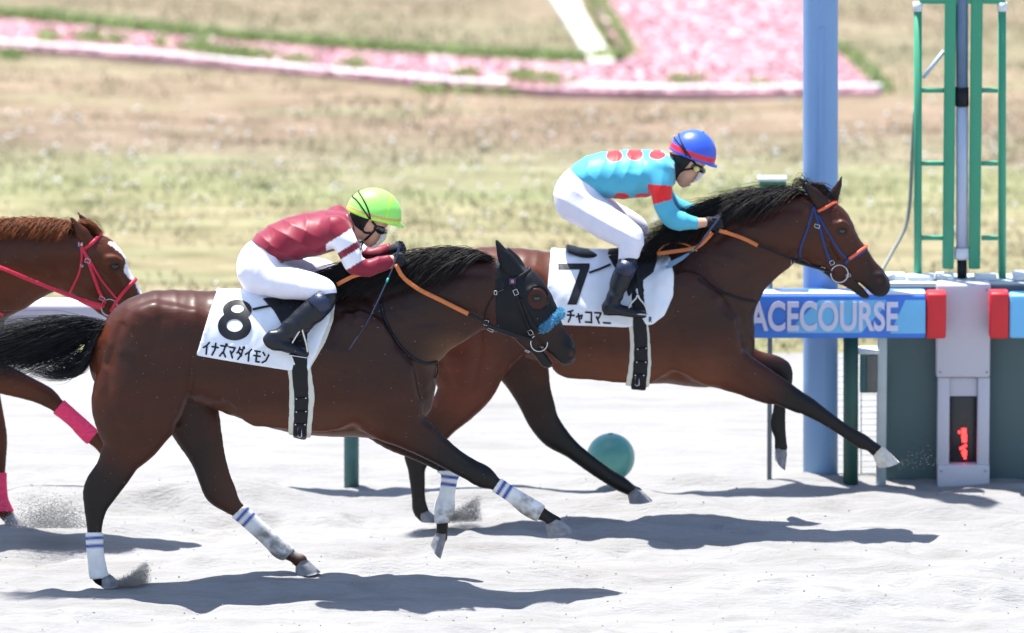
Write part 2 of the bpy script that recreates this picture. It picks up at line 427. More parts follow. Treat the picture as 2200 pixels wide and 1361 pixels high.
def hoof(parent, m, cf, toe, heel, cb, Y, w0=.042, w1=.056):
    cf, toe, heel, cb = [P(a[0], a[1], Y) for a in (cf, toe, heel, cb)]; V = []; n = 20; R = 7
    for i in range(R):
        t = i/(R-1); A = cf+(toe-cf)*t; B = cb+(heel-cb)*t; c = (A+B)/2; e = (A-B)/2; wd = w0+(w1-w0)*t
        if i == 0: c, e, wd = c+(c-(toe+heel)/2)*.12, e*.82, wd*.82
        for j in range(n):
            a = 2*math.pi*j/n; r = math.cos(a); q = math.sin(a)
            V.append(c+e*r*(1 if r > 0 else .92)+np.array([0, wd*q*(1 if r > -.3 else .85), 0]))
    FA = [[i*n+j, i*n+(j+1) % n, (i+1)*n+(j+1) % n, (i+1)*n+j] for i in range(R-1) for j in range(n)]
    FA.append(list(range(n))); FA.append([(R-1)*n+j for j in range(n)][::-1])
    return link('hoof', V, FA, m, parent)

def build_horse(sp):
    Y0 = sp['Y']; rootp = P(*sp['base'], Y0); rootp[2] = 0
    root = empty('race_horse', rootp, sp['label'], 'horse')
    ch = []
    for c in sp['chains']: ch.append((hstn(c[0], Y0, c[2] if len(c) > 2 else 4), c[1]))
    A = np.vstack([c[0] for c in ch]); R = A[:, 3]*np.maximum(1, A[:, 4])
    F_ = Field((A[:, :3]-R[:, None]).min(0)-.04, (A[:, :3]+R[:, None]).max(0)+.04, .0085)
    for st, k in ch: F_.chain(st, k)
    for c in sp.get('subs', []): F_.chain(hstn(c[0], Y0, 3), c[1], sub=True)
    X, Y, Z = F_.grids(tuple(slice(0, n) for n in F_.n))
    up = np.clip((Z-P(0, 1020-(1250-sp['base'][1]), Y0)[2])/.5, .15, 1)*sp.get('mus', 1)
    mu = np.abs(np.sin(X*9+Z*6+1.6*np.sin(Z*7-X*4)))**.7*.6+.4*np.abs(np.sin(X*17-Z*14+1.9*np.sin(X*8+Z*5)+Y*6))**.6
    F_.f = (F_.f+up*.009*(mu-.6)-.0012*np.sin(X*60+3*np.sin(Z*21))*np.sin(Z*33-X*20)*up).astype(np.float32)
    for line, amp, wid in sp.get('grooves', []):
        line = np.array(line, float); cs = np.array([P(a, b, Y0-.2) for a, b in line]); q = F_.sl(cs.min(0)-.1-np.array([0, 1, 0]), cs.max(0)+.1+np.array([0, 1, 0]))
        X, Y, Z = F_.grids(q); qx, qy = proj(X+0*Y+0*Z, Y0-np.abs(Y-Y0)+0*X+0*Z, Z+0*X+0*Y); d = np.full(qx.shape, 1e9, np.float32)
        for a, b in zip(line[:-1], line[1:]):
            e = b-a; t = np.clip(((qx-a[0])*e[0]+(qy-a[1])*e[1])/(e@e), 0, 1); d = np.minimum(d, np.hypot(qx-a[0]-t*e[0], qy-a[1]-t*e[1]))
        F_.f[q] += (amp*np.exp(-(d/wid)**2)*np.clip((np.abs(Y-Y0)-.03)/.03, 0, 1)).astype(np.float32)
    V, FA = surfnet(F_.f, F_.lo, F_.h, 1)
    dk = F_.dark(V)[:, None]
    base = np.array(sp['coat']); blk = np.array(sp.get('black', (.006, .005, .0058)))
    dk = np.clip(dk, 0, 1); c = base*(1-dk)+blk*dk
    px, py = proj(V[:, 0], Y0-np.abs(V[:, 1]-Y0), V[:, 2])
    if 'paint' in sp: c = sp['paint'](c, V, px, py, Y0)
    ex, ey = sp['eye']; q = np.clip(1.5-np.hypot((px-ex)/11, (py-ey)/8), 0, .85)[:, None]; c = c*(1-q)+np.array([.006, .005, .005])*q
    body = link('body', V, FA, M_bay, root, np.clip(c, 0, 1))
    bv = bvh_of(V, FA)
    for h in sp["hoofs"]: hoof(root, *h[:-1], Y0+h[-1]*.88)
    for ex, ey in [sp['eye']]:
        a, n = shoot(bv, ex, ey, -.008)
        for s_ in (1, -1):
            ey_ = a.copy(); ey_[1] = Y0+(a[1]-Y0)*s_
            import bmesh
            bm = bmesh.new(); bmesh.ops.create_uvsphere(bm, u_segments=20, v_segments=12, radius=.017)
            VV = np.array([v.co[:] for v in bm.verts])*[1.15, .9, .95]+ey_; bm.verts.index_update(); FF = [[v.index for v in f.verts] for f in bm.faces]; bm.free()
            link('eye', VV, FF, M_eye, root)
    return root, F_, bv, V

def bandage(root, F_, Y0, poly, side, colfn, name='leg_bandage', off=.008, m=None, label=None):
    V, FA = shell(F_, poly, off, Y0, side=side, smooth=1)
    px, py = proj(V[:, 0], V[:, 1], V[:, 2]); c = colfn(px, py, V)
    return link(name, V, FA, m or M_attr, root, c, label=label)

def stripes(p0, p1, marks, dirt=None):
    """white wrap with two navy bands at given distances (px) from p0 towards p1"""
    p0 = np.array(p0, float); d = np.array(p1, float)-p0; L = np.hypot(*d); d /= L
    def f(px, py, V):
        t = (px-p0[0])*d[0]+(py-p0[1])*d[1]; s_ = (px-p0[0])*d[1]-(py-p0[1])*d[0]
        c = np.tile([.66, .66, .67], (len(V), 1)).astype(float)
        for a, b in marks:
            w_ = np.clip(((b-a)/2-np.abs(t-(a+b)/2))/3.+.5, 0, 1)[:, None]; c = c*(1-w_)+np.array([.03, .07, .30])*w_
        if dirt:
            n = 3.2*vnoise(31, V[:, 0]+9, V[:, 2], .03, .03)+2.4*vnoise(32, V[:, 0]+9, V[:, 2], .011, .011)
            q = np.clip((t-dirt[0])/25, 0, 1)*np.clip(.5+.28*n+.02*s_*dirt[1], 0, 1)
            c = c*(1-q[:, None]*.85)+np.array([.13, .11, .08])*q[:, None]*.85
        return c
    return f

def bit_ring(parent, bv, x, y, r_px, Y0, m=M_steel, th=.0035):
    a, n = shoot(bv, x, y, .012); r = r_px/400.
    for s_ in (1, -1):
        c = a.copy(); c[1] = Y0+(a[1]-Y0)*s_
        t = np.linspace(0, 2*math.pi, 29)[:-1]; pts = c+np.stack([r*np.cos(t), .15*r*np.sin(t)*s_, r*np.sin(t)], 1)
        V, FA = tube(pts, th, 8, closed=True); link('bit_ring', V, FA, m, parent)
def buckle(parent, bv, x, y, w_=12, h_=9, ang=0, m=M_steel, off=.010):
    a, n = shoot(bv, x, y, off)
    if a is None: return
    n = Vector(n); u = Vector((math.cos(ang), 0, -math.sin(ang))); u = (u-n*u.dot(n)).normalized(); v = n.cross(u)
    w2, h2 = w_/800., h_/800.
    pts = [np.array(Vector(a)+u*i*w2+v*j*h2) for i, j in ((-1, -1), (0, -1), (1, -1), (1, 0), (1, 1), (0, 1), (-1, 1), (-1, 0))]
    V, FA = tube(pts, .0022, 6, closed=True); link('buckle', V, FA, m, parent)
def rein(name, pts, wd, m, parent, Y0=None, th=.003):
    p = resample(np.array(pts, float), .03); nn = np.tile([0, -1., .2], (len(p), 1)); nn /= np.linalg.norm(nn[0])
    V, FA = ribbon(p, nn, wd, th); return link(name, V, FA, m, parent)
def hairs(name, root, F_, Y0, N, rootfn, dirfn, colr, M_=9, wd=(.0009, .0018), avoid=.006, push=None):
    """rootfn(u)->(px,py,yoff); dirfn(u,i)->list of pixel offsets (dx,dy) and y offsets along the strand"""
    Pp = np.zeros((N, M_, 3)); cc = np.zeros((N, 3))
    for i in range(N):
        u = random.random(); x, y, yo = rootfn(u); offs = dirfn(u)
        kp = [P(x+dx, y+dy, Y0+yo+dyo) for dx, dy, dyo in [(0, 0, 0)]+offs]
        q = crom(kp, 5); t = np.linspace(0, len(q)-1, M_)
        Pp[i] = np.stack([np.interp(t, np.arange(len(q)), q[:, k]) for k in range(3)], 1)
        cc[i] = np.array(colr[0])*(1-(b := random.random()**2))+np.array(colr[1])*b
    if F_ is not None:
        for _ in range(3):
            fl = Pp.reshape(-1, 3); d = F_.sample(fl); e = np.array([(0, 0, 0)])
            gy = F_.sample(fl+[0, -.012, 0])-F_.sample(fl+[0, .012, 0]); gz = F_.sample(fl+[0, 0, .012])-F_.sample(fl-[0, 0, .012])
            gx = F_.sample(fl+[.012, 0, 0])-F_.sample(fl-[.012, 0, 0]); n = np.stack([gx, -gy, gz], 1); n /= np.linalg.norm(n, axis=1)[:, None]+1e-6
            fl += n*np.clip(avoid-d, 0, .06)[:, None]; Pp = fl.reshape(N, M_, 3)
    return strands(name, Pp, RNG.uniform(*wd, N), M_hair, root, cc)
def polyat(pts, u):
    p = np.array(pts, float); L = np.r_[0, np.cumsum(np.hypot(*np.diff(p[:, :2], axis=0).T))]; return [np.interp(u*L[-1], L, p[:, i]) for i in range(p.shape[1])]
rg = random.gauss
def tri(a=-1, b=1): return random.uniform(a, b)
# ================================================================== horse 8 (near)
B = 1.0
h8 = dict(Y=0.0, base=(600, 1250), coat=(.045, .0105, .0044),
 label='dark bay race horse in a black hood and blue noseband, under saddle cloth number 8', eye=(1153, 641),
 chains=[
 ([(298, 772, 108, .21, 0), (335, 742, 117, .25, 0), (395, 742, 120, .265, 0), (470, 752, 126, .265, 0), (560, 766, 143, .285, 0), (650, 775, 160, .29, 0), (740, 780, 162, .275, 0), (795, 790, 140, .235, 0)], .02),
 ([(690, 690, 78, .10, 0), (780, 668, 82, .09, 0), (845, 655, 84, .085, 0)], .03),
 ([(790, 750, 125, .21, 0, .1), (850, 706, 116, .16, 0, .3), (905, 672, 103, .125, 0, .3), (960, 650, 93, .112, 0, .3), (1015, 632, 81, .10, 0, .3), (1055, 628, 70, .085, 0, .3)], .035),
 ([(790, 800, 135, .24, 0), (822, 832, 112, .2, 0, .1), (870, 850, 55, .13, 0, .1)], .03),
 ([(1055, 630, 66, .08, 0, .3), (1085, 651, 67, .082, 0, .2), (1118, 628, 50, .095, 0, .2), (1152, 672, 45, .078, 0, .4), (1182, 718, 34, .058, 0, .7), (1204, 744, 30, .056, 0, .9), (1213, 762, 26, .055, 0, 1)], .012),
 ([(1098, 682, 36, .062, 0, .3), (1130, 722, 24, .045, 0, .5), (1155, 748, 18, .038, 0, .8), (1176, 776, 17, .036, 0, 1)], .008),
 # near ear, far ear
 ([(1104, 585, 17, .026, -.055, .8), (1094, 568, 17, .026, -.06, .9), (1080, 545, 11, .02, -.062, 1), (1067, 518, 2.5, .006, -.062, 1)], .012),
 ([(1112, 580, 15, .026, .05, .8), (1104, 562, 14, .024, .06, 1), (1092, 535, 2.5, .006, .06, 1)], .012),
 # thigh near -> hock -> cannon
 ([(330, 800, 100, .12, -.13), (302, 852, 105, .115, -.145), (289, 898, 86, .10, -.15), (284, 942, 60, .08, -.15, .05), (262, 978, 46, .06, -.145, .35), (243, 1014, 40, .05, -.14, .75), (217, 1052, 38, .042, -.135, .95), (206, 1088, 26, .036, -.13, 1), (203, 1130, 17.5, .030, -.13, 1), (204, 1180, 15, .027, -.13, 1), (209, 1218, 16, .029, -.13, 1), (213, 1238, 17, .033, -.13, 1), (226, 1250, 14, .030, -.13, 1)], .02),
 ([(350, 800, 95, .11, .12), (395, 860, 70, .10, .13, .35), (424, 925, 52, .08, .13, .6), (447, 985, 38, .055, .13, .9), (461, 1028, 35, .048, .13, .9), (473, 1056, 34, .042, .13, 1), (495, 1083, 22, .036, .13, 1), (515, 1100, 16.5, .028, .13, 1), (560, 1141, 15, .026, .13, 1), (588, 1165, 17, .03, .13, 1), (604, 1181, 18, .034, .13, 1), (628, 1195, 13, .028, .13, 1), (645, 1206, 16, .034, .13, 1)], .02),
 # near fore (reaching), shoulder first
 ([(770, 740, 75, .06, -.20), (800, 800, 88, .08, -.18), (825, 858, 84, .09, -.165), (855, 902, 56, .08, -.155, .15), (888, 930, 42, .065, -.145, .4), (937, 964, 31, .05, -.135, .8), (985, 995, 25, .04, -.13, 1), (1012, 1010, 24, .04, -.13, 1), (1037, 1024, 25, .042, -.13, 1), (1064, 1040, 15, .03, -.13, 1), (1100, 1064, 13.5, .026, -.13, 1), (1132, 1087, 17, .029, -.13, 1), (1153, 1099, 17, .033, -.13, 1), (1174, 1110, 13, .028, -.13, 1), (1192, 1124, 16, .034, -.13, 1)], .02),
 ([(800, 850, 85, .09, .14), (850, 920, 50, .07, .13, .3), (900, 955, 36, .05, .13, .8), (940, 985, 25, .04, .13, 1), (967, 1003, 22, .04, .13, 1), (966, 1025, 15, .03, .13, 1), (960, 1065, 14, .026, .13, 1), (955, 1092, 19, .032, .13, 1), (951, 1115, 14, .028, .13, 1), (950, 1140, 13, .028, .13, 1), (948, 1155, 14, .03, .13, 1)], .018),
 # muscle masses: gluteal, triceps, forearm, jaw crest, orbit, nostril rim
 ([(330, 700, 50, .06, -.17), (400, 720, 55, .05, -.20)], .05),
 ([(330, 700, 50, .06, .17), (400, 720, 55, .05, .20)], .05),
 ([(770, 850, 50, .05, -.225), (830, 880, 40, .05, -.21)], .04),
 ([(560, 860, 60, .05, -.22), (700, 880, 50, .05, -.21)], .06),
 ([(1117, 655, 6, .010, -.088, .3), (1150, 697, 5, .008, -.066, .5)], .015),
 ([(1117, 655, 6, .010, .088, .3), (1150, 697, 5, .008, .066, .5)], .015),
 ([(1140, 628, 8, .014, -.090, .3), (1155, 627, 8, .014, -.082, .3), (1166, 634, 6, .012, -.074, .3)], .012),
 ([(1140, 628, 8, .014, .090, .3), (1155, 627, 8, .014, .082, .3), (1166, 634, 6, .012, .074, .3)], .012),
 ([(1219, 752, 9, .014, -.048, 1), (1230, 757, 9, .014, -.044, 1), (1228, 768, 8, .012, -.046, 1)], .012),
 ([(1219, 752, 9, .014, .048, 1), (1230, 757, 9, .014, .044, 1), (1228, 768, 8, .012, .046, 1)], .012),
 ],
 subs=[([(1220, 763, 5, .012, -.066), (1228, 762, 6, .014, -.064)], .008), ([(1220, 763, 5, .012, .066), (1228, 762, 6, .014, .064)], .008),
       ([(1162, 744, 2, .08, 0), (1185, 768, 4.5, .08, 0), (1199, 786, 7, .08, 0)], .005),
       ([(412, 800, 5, .02, -.29), (408, 850, 8, .03, -.27), (385, 912, 8, .03, -.24)], .03),
       ([(860, 740, 8, .02, -.225), (905, 800, 9, .02, -.24), (915, 850, 8, .02, -.2)], .035)],
 hoofs=[(M_hoofm, (1203, 1114), (1234, 1142), (1178, 1157), (1171, 1132), -.13), (M_hoofm, (961, 1150), (947, 1200), (923, 1172), (933, 1148), .13),
        (M_hoofm, (662, 1204), (689, 1229), (632, 1238), (634, 1212), .13), (M_hoofm, (240, 1236), (262, 1259), (216, 1262), (212, 1244), -.13)])
def paint8(c, V, px, py, Y0):
    q = np.clip(1-np.hypot((px-1228)/8, (py-762)/8), 0, 1)[:, None]; c = c*(1-q)+np.array([.09, .02, .02])*q
    q = np.clip(1.6-np.hypot((px-640)/17, (py-1195)/14), 0, 1)[:, None]; c = c*(1-q)+np.array([.6, .58, .56])*q
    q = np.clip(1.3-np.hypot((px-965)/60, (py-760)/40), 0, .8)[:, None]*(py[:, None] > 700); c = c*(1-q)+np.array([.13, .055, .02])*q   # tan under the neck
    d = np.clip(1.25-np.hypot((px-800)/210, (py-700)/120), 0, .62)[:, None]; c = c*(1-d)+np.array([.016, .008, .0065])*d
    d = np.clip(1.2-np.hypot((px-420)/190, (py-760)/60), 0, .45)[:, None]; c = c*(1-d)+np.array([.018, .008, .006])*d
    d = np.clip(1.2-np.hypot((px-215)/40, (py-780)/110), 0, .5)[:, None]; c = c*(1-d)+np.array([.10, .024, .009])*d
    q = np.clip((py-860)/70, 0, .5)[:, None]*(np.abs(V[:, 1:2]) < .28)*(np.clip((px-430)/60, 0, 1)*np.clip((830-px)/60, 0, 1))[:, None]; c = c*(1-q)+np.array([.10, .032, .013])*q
    return c
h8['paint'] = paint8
G8 = [([(262, 700), (235, 780), (232, 860), (258, 925)], .010, 9), ([(345, 690), (318, 760), (322, 850), (305, 930)], .010, 9), ([(745, 790), (770, 850), (810, 905), (850, 905)], .011, 10),
 ([(790, 640), (850, 720), (895, 790), (905, 850)], .010, 10), ([(760, 660), (745, 720), (742, 790)], .007, 9), ([(880, 912), (940, 955), (1000, 1000)], .006, 6), ([(275, 940), (245, 1000), (222, 1040)], .006, 6),
 ([(418, 720), (412, 800), (405, 860), (380, 915)], .012, 8), ([(470, 880), (560, 880), (620, 895)], .008, 10), ([(880, 700), (950, 690), (1010, 680), (1050, 690)], .008, 8), ([(820, 640), (900, 610), (980, 590), (1045, 590)], .007, 9),
 ([(540, 720), (545, 800), (555, 880)], .003, 7), ([(575, 800), (585, 860), (590, 900)], .003, 7), ([(700, 820), (710, 880), (715, 925)], .003, 7), ([(448, 930), (462, 990), (480, 1050)], .005, 6),
 ([(835, 900), (880, 900), (925, 928)], -.004, 5), ([(1076, 700), (1100, 690), (1118, 668)], .004, 4), ([(1165, 700), (1190, 735), (1205, 752)], .003, 3.5), ([(1040, 1008), (1028, 1024), (1026, 1042)], .003, 4)]
h8['grooves'] = G8
H8, F8, BV8, V8 = build_horse(h8)
bandage(H8, F8, 0, [(170, 1144), (240, 1144), (240, 1243), (170, 1247)], -1, stripes((205, 1143), (209, 1243), [(10, 17), (27, 34)]))
bandage(H8, F8, 0, [(489, 1118), (538, 1074), (638, 1175), (600, 1216)], 1, stripes((512, 1096), (612, 1188), [(10, 17), (27, 34)], (50, -1)))
bandage(H8, F8, 0, [(1052, 1062), (1083, 1018), (1175, 1082), (1150, 1128)], -1, stripes((1066, 1040), (1162, 1102), [(10, 18), (26, 34)], (45, -1)))
bandage(H8, F8, 0, [(938, 1012), (995, 1008), (985, 1122), (920, 1128)], 1, stripes((967, 1012), (953, 1125), [(10, 17), (26, 33)], (60, 1)))
# hood
V, FA = shell(F8, [(1062, 520), (1058, 508), (1075, 505), (1120, 540), (1150, 562), (1200, 640), (1202, 664), (1168, 702), (1150, 716), (1125, 722), (1090, 724), (1066, 712), (1064, 640)], .006, 0,
              holes=[(1156, 641, 21, 24)], smooth=1)
M_hood = mat('black_lycra', (.006, .0065, .010), .6, .25, var=.15, bump=.2, bscale=200)
hood = link('hood', V, FA, M_hood, H8); HB = bvh_of(V, FA)
HV = np.vstack([V8, V]); 
hoodtop = bvh_of(HV, np.vstack([surfnet(F8.f, F8.lo, F8.h, 0)[1], FA+len(V8)])) 
# bridle of horse 8
br = empty('bridle', H8.location); br.parent = H8; br.location = P(1100, 620, 0)-np.array(H8.location)
strap('cheekpiece', hoodtop, [(1100, 600), (1112, 640), (1127, 680), (1143, 716)], .016, M_black, br, 0, .005)
strap('cheekpiece', hoodtop, [(1118, 640), (1132, 672), (1150, 702), (1158, 712)], .012, M_black, br, 0, .004)
strap('browband', hoodtop, [(1100, 600), (1120, 592), (1138, 580), (1145, 573)], .016, M_black, br, 0, .005, wrap=True)
strap('throatlash', hoodtop, [(1098, 612), (1082, 624), (1066, 630), (1052, 650), (1042, 676), (1044, 694)], .008, M_black, br, 0, .004)
strap('chin_strap', hoodtop, [(1044, 696), (1080, 712), (1115, 724), (1140, 728)], .020, M_black, br, 0, .006)
bit_ring(br, hoodtop, 1159, 735, 18, 0)
for a in ((1108, 628, 11, 9, 1.2), (1141, 713, 11, 10, 1.2), (1066, 629, 6, 8, 0), (1044, 692, 8, 12, .3), (1055, 707, 12, 7, .3), (1117, 748, 6, 10, 0), (1134, 752, 9, 6, .4)): buckle(br, hoodtop, *a)
p_, n_ = shoot(hoodtop, 1101, 605, .009)
V, FA = box(p_, (.036, .006, .034), .002); link('logo_patch', V, FA, M_navy, br)
V, FA = box(p_+[0, -.0035, .001], (.016, .003, .018), .001); link('patch_emblem', V, FA, M_orange, br)
# fleece noseband
MF = mat('blue_fleece', (.10, .34, .55), .95, .1, var=.3, vscale=90, bump=1, bscale=160, bdist=.01, sheen=.6)
pp = resample(np.array([(1166, 706), (1180, 694), (1192, 684), (1199, 676)], float), 4); A = []
for x, y in pp:
    a, n = shoot(hoodtop, x, y, .006)
    if a is None: a = A[-1]+np.array([.010, .012, .012])
    A.append(a)
A = np.array(A); A[:, 1] = np.linspace(A[0, 1], -.035, len(A)); MA = A*[1, -1, 1]
path = np.vstack([A, (A[-1]+MA[-1])/2+[[.004, 0, .004]], MA[::-1]]); path = resample(path, .006)
V, FA = tube(path, .021, 14); fl = link('fleece_noseband', V, FA, MF, br)
N = 6000; ti = RNG.integers(0, len(path), N); dirs = RNG.normal(size=(N, 3)); dirs /= np.linalg.norm(dirs, axis=1)[:, None]
r0 = path[ti]+dirs*.020; r1 = r0+dirs*RNG.uniform(.006, .014, N)[:, None]+RNG.normal(size=(N, 3))*.004
strands('fleece_pile', np.stack([r0, (r0+r1)/2+RNG.normal(size=(N, 3))*.001, r1], 1), np.full(N, .0018), M_hair, fl, np.tile([.13, .40, .62], (N, 1))*RNG.uniform(.6, 1.3, (N, 1)))
# breastplate strap
strap('breastplate', BV8, [(818, 650), (828, 690), (848, 730), (880, 765), (915, 782), (938, 778)], .017, M_black, H8, 0, .006)
strap('breastplate', BV8, [(937, 776), (938, 800), (933, 812)], .010, M_black, H8, 0, .006, both=False)
# mane of horse 8: rooted on the crest, blown back and over the near side
crest8 = [(742, 612, 0), (800, 582, 0), (860, 573, 0), (905, 566, 0), (950, 556, 0), (1000, 549, 0), (1040, 554, 0), (1060, 562, 0)]
def md8(u):
    L = random.uniform(.5, 1.15)*(1 if u > .3 else .8); up = random.gauss(0, 5)+(4 if u < .45 else 0); lay = random.random()
    return [(-35*L, -12-up*.3, -.03-.03*lay), (-85*L, -8-up+20*lay, -.07-.05*lay), (-130*L, 8-up*1.3+44*lay**1.4, -.10-.05*lay), (-165*L+tri(-8, 8), 20-up*1.5+60*lay**1.4, -.11-.05*lay)]
hairs('mane', H8, F8, 0, 4200, lambda u: [a+rg(0, s) for a, s in zip(polyat(crest8, u), (4, 3, .012))], md8, ((.008, .007, .008), (.03, .024, .024)))
# tail: streams back
def mt8(u):
    a = random.uniform(-1, 1); L = random.uniform(.55, 1.12); s = a*.82; k = rg(0, 9)
    return [(-38*L, 6+20*s*abs(s)**.2, s*.02), (-95*L, 18+38*s+k*.5, a*.05+rg(0, .02)), (-165*L, 34+44*s+k, a*.08+rg(0, .03)), (-238*L, 48+42*s+k*1.6-8*math.sin(u*9), a*.10+rg(0, .04)), (-300*L, 60+46*s+k*2.2, a*.10+rg(0, .05))]
hairs('tail', H8, None, 0, 2300, lambda u: (222+rg(0, 6)-14*abs(u-.3), 693+u*16+rg(0, 3), rg(0, .022)), mt8, ((.006, .006, .008), (.03, .03, .036)), M_=12, wd=(.0009, .0017))
def mt8b(u):
    L = random.uniform(.5, 1.1); k = rg(0, 10)
    return [(-16*L, 30, rg(0, .02)), (-26*L, 62*L, rg(0, .03)), (-50*L, 88*L, rg(0, .04)), (-95*L+k, 92*L+k*.4, rg(0, .05)), (-140*L+k, 80*L+k, rg(0, .06))]
hairs('tail', H8, None, 0, 800, lambda u: (212+rg(0, 6), 705+u*14, rg(0, .03)), mt8b, ((.006, .006, .008), (.03, .03, .036)), M_=12, wd=(.0009, .0016))
# ================================================================== horse 7 (behind)
Y7 = 1.5
def mir(rows): return [(a, b, c, d, -e, *f) for a, b, c, d, e, *f in rows]
trunk7 = [(1022, 680, 108, .21, 0), (1040, 650, 116, .25, 0), (1095, 648, 117, .265, 0), (1170, 660, 121, .265, 0), (1260, 673, 133, .285, 0), (1350, 683, 141, .29, 0), (1440, 685, 142, .275, 0), (1492, 698, 128, .235, 0)]
thighN7 = [(1040, 710, 98, .12, -.13), (1008, 765, 88, .115, -.145), (1003, 822, 64, .10, -.15), (982, 862, 50, .08, -.15, .05), (948, 902, 40, .06, -.145, .2), (915, 945, 35, .05, -.14, .6), (899, 975, 31, .042, -.135, .9), (895, 1005, 20, .036, -.13, 1), (897, 1040, 16.5, .030, -.13, 1), (899, 1070, 15, .027, -.13, 1), (903, 1095, 17, .03, -.13, 1), (912, 1110, 14, .03, -.13, 1)]
thighF7 = [(1060, 700, 92, .11, .12), (1098, 740, 70, .10, .13, .2), (1124, 790, 55, .08, .13, .35), (1142, 838, 42, .06, .13, .6), (1155, 872, 37, .048, .13, .8), (1168, 905, 33, .044, .13, .8), (1192, 937, 29, .042, .13, 1), (1228, 966, 20, .034, .13, 1), (1268, 997, 18, .028, .13, 1), (1305, 1023, 17, .027, .13, 1), (1335, 1041, 17, .032, .13, 1), (1356, 1054, 13, .03, .13, 1), (1366, 1060, 15, .034, .13, 1)]
h7 = dict(Y=Y7, base=(1300, 1115), coat=(.060, .0140, .0056),
 label='bay race horse in a navy and orange bridle, under saddle cloth number 7', eye=(1809, 497),
 chains=[(trunk7, .02),
 ([(1400, 600, 76, .10, 0), (1480, 588, 78, .09, 0), (1530, 570, 84, .085, 0)], .03),
 ([(1490, 660, 120, .21, 0), (1530, 605, 110, .16, 0), (1565, 567, 97, .13, 0, .1), (1600, 542, 90, .115, 0, .1), (1640, 517, 82, .105, 0, .1), (1685, 494, 72, .095, 0, .1), (1722, 478, 62, .085, 0, .1)], .035),
 ([(1485, 705, 125, .24, 0), (1525, 735, 96, .2, 0, .1), (1580, 750, 42, .12, 0, .1)], .03),
 ([(1722, 478, 60, .08, 0, .1), (1750, 502, 64, .082, 0, .05), (1777, 484, 50, .095, 0, .1), (1800, 516, 44, .078, 0, .1), (1833, 555, 37, .062, 0, .3), (1862, 586, 30, .056, 0, .6), (1882, 605, 27, .056, 0, .9), (1889, 616, 24, .055, 0, 1)], .012),
 ([(1762, 535, 42, .062, 0, .05), (1800, 578, 27, .045, 0, .2), (1832, 604, 21, .040, 0, .7), (1858, 628, 15, .038, 0, 1)], .008),
 ([(1766, 436, 17, .026, -.055, .4), (1753, 422, 16, .026, -.062, .5), (1738, 405, 10, .02, -.062, .8), (1728, 390, 2.5, .006, -.062, 1)], .012),
 ([(1788, 432, 13, .026, .05, .3), (1795, 412, 11, .024, .06, .5), (1803, 396, 8, .016, .062, .7), (1809, 379, 2.5, .006, .06, 1)], .012),
 (thighN7, .02), (thighF7, .02),
 ([(1465, 650, 72, .06, -.20), (1500, 705, 84, .08, -.18), (1525, 755, 72, .09, -.165), (1560, 785, 54, .08, -.155), (1600, 808, 43, .065, -.145, .1), (1650, 833, 36, .05, -.135, .4), (1690, 851, 28, .04, -.13, .9), (1715, 864, 24, .04, -.13, 1), (1737, 875, 21, .04, -.13, 1), (1775, 899, 16, .03, -.13, 1), (1818, 928, 14.5, .026, -.13, 1), (1850, 948, 17, .031, -.13, 1), (1868, 957, 13, .028, -.13, 1), (1884, 969, 14, .034, -.13, 1)], .02),
 ([(1520, 750, 80, .09, .14), (1580, 775, 48, .07, .13), (1620, 787, 36, .05, .13, .1), (1655, 791, 31, .045, .13, .5), (1677, 800, 26, .042, .13, 1), (1681, 825, 21, .036, .13, 1), (1677, 855, 15, .028, .13, 1), (1674, 885, 14, .026, .13, 1), (1671, 912, 17, .031, .13, 1), (1676, 938, 13, .028, .13, 1), (1678, 962, 14, .03, .13, 1)], .018),
 ([(1060, 610, 50, .06, -.17), (1120, 625, 52, .05, -.20)], .05), ([(1060, 610, 50, .06, .17), (1120, 625, 52, .05, .20)], .05),
 ([(1480, 760, 45, .05, -.225), (1530, 785, 38, .05, -.21)], .04),
 ([(1230, 760, 55, .05, -.22), (1380, 780, 48, .05, -.21)], .06),
 ([(1778, 512, 6, .010, -.088), (1810, 552, 5, .008, -.066, .1)], .015), ([(1778, 512, 6, .010, .088), (1810, 552, 5, .008, .066, .1)], .015),
 ([(1794, 484, 9, .015, -.090, .1), (1809, 481, 9, .015, -.082, .1), (1821, 489, 6, .012, -.074, .1)], .012), ([(1794, 484, 9, .015, .090, .1), (1809, 481, 9, .015, .082, .1), (1821, 489, 6, .012, .074, .1)], .012),
 ([(1880, 594, 8, .014, -.048, 1), (1893, 598, 9, .014, -.044, 1), (1896, 610, 8, .012, -.044, 1)], .012), ([(1880, 594, 8, .014, .048, 1), (1893, 598, 9, .014, .044, 1), (1896, 610, 8, .012, .044, 1)], .012),
 ],
 subs=[([(1882, 606, 6, .012, -.066), (1891, 605, 7, .014, -.064)], .008), ([(1882, 606, 6, .012, .066), (1891, 605, 7, .014, .064)], .008),
       ([(1838, 602, .8, .08, 0), (1856, 618, 1.2, .08, 0), (1876, 640, 2.6, .08, 0)], .004),
       ([(1790, 466, 7, .012, -.10), (1800, 470, 6, .012, -.095)], .012),
       ([(1085, 700, 5, .02, -.29), (1088, 750, 8, .03, -.27), (1080, 800, 8, .03, -.24)], .03),
       ([(1560, 650, 8, .02, -.225), (1600, 700, 9, .02, -.24), (1605, 750, 8, .02, -.2)], .035)],
 hoofs=[(M_hoofw, (1899, 960), (1932, 993), (1885, 1006), (1874, 982), -.13), (M_hoofm, (1692, 970), (1687, 1010), (1664, 987), (1663, 964), .13),
        (M_hoofm, (1373, 1048), (1402, 1076), (1350, 1082), (1347, 1064), .13), (M_hoofm, (922, 1098), (944, 1118), (903, 1121), (898, 1106), -.13)])
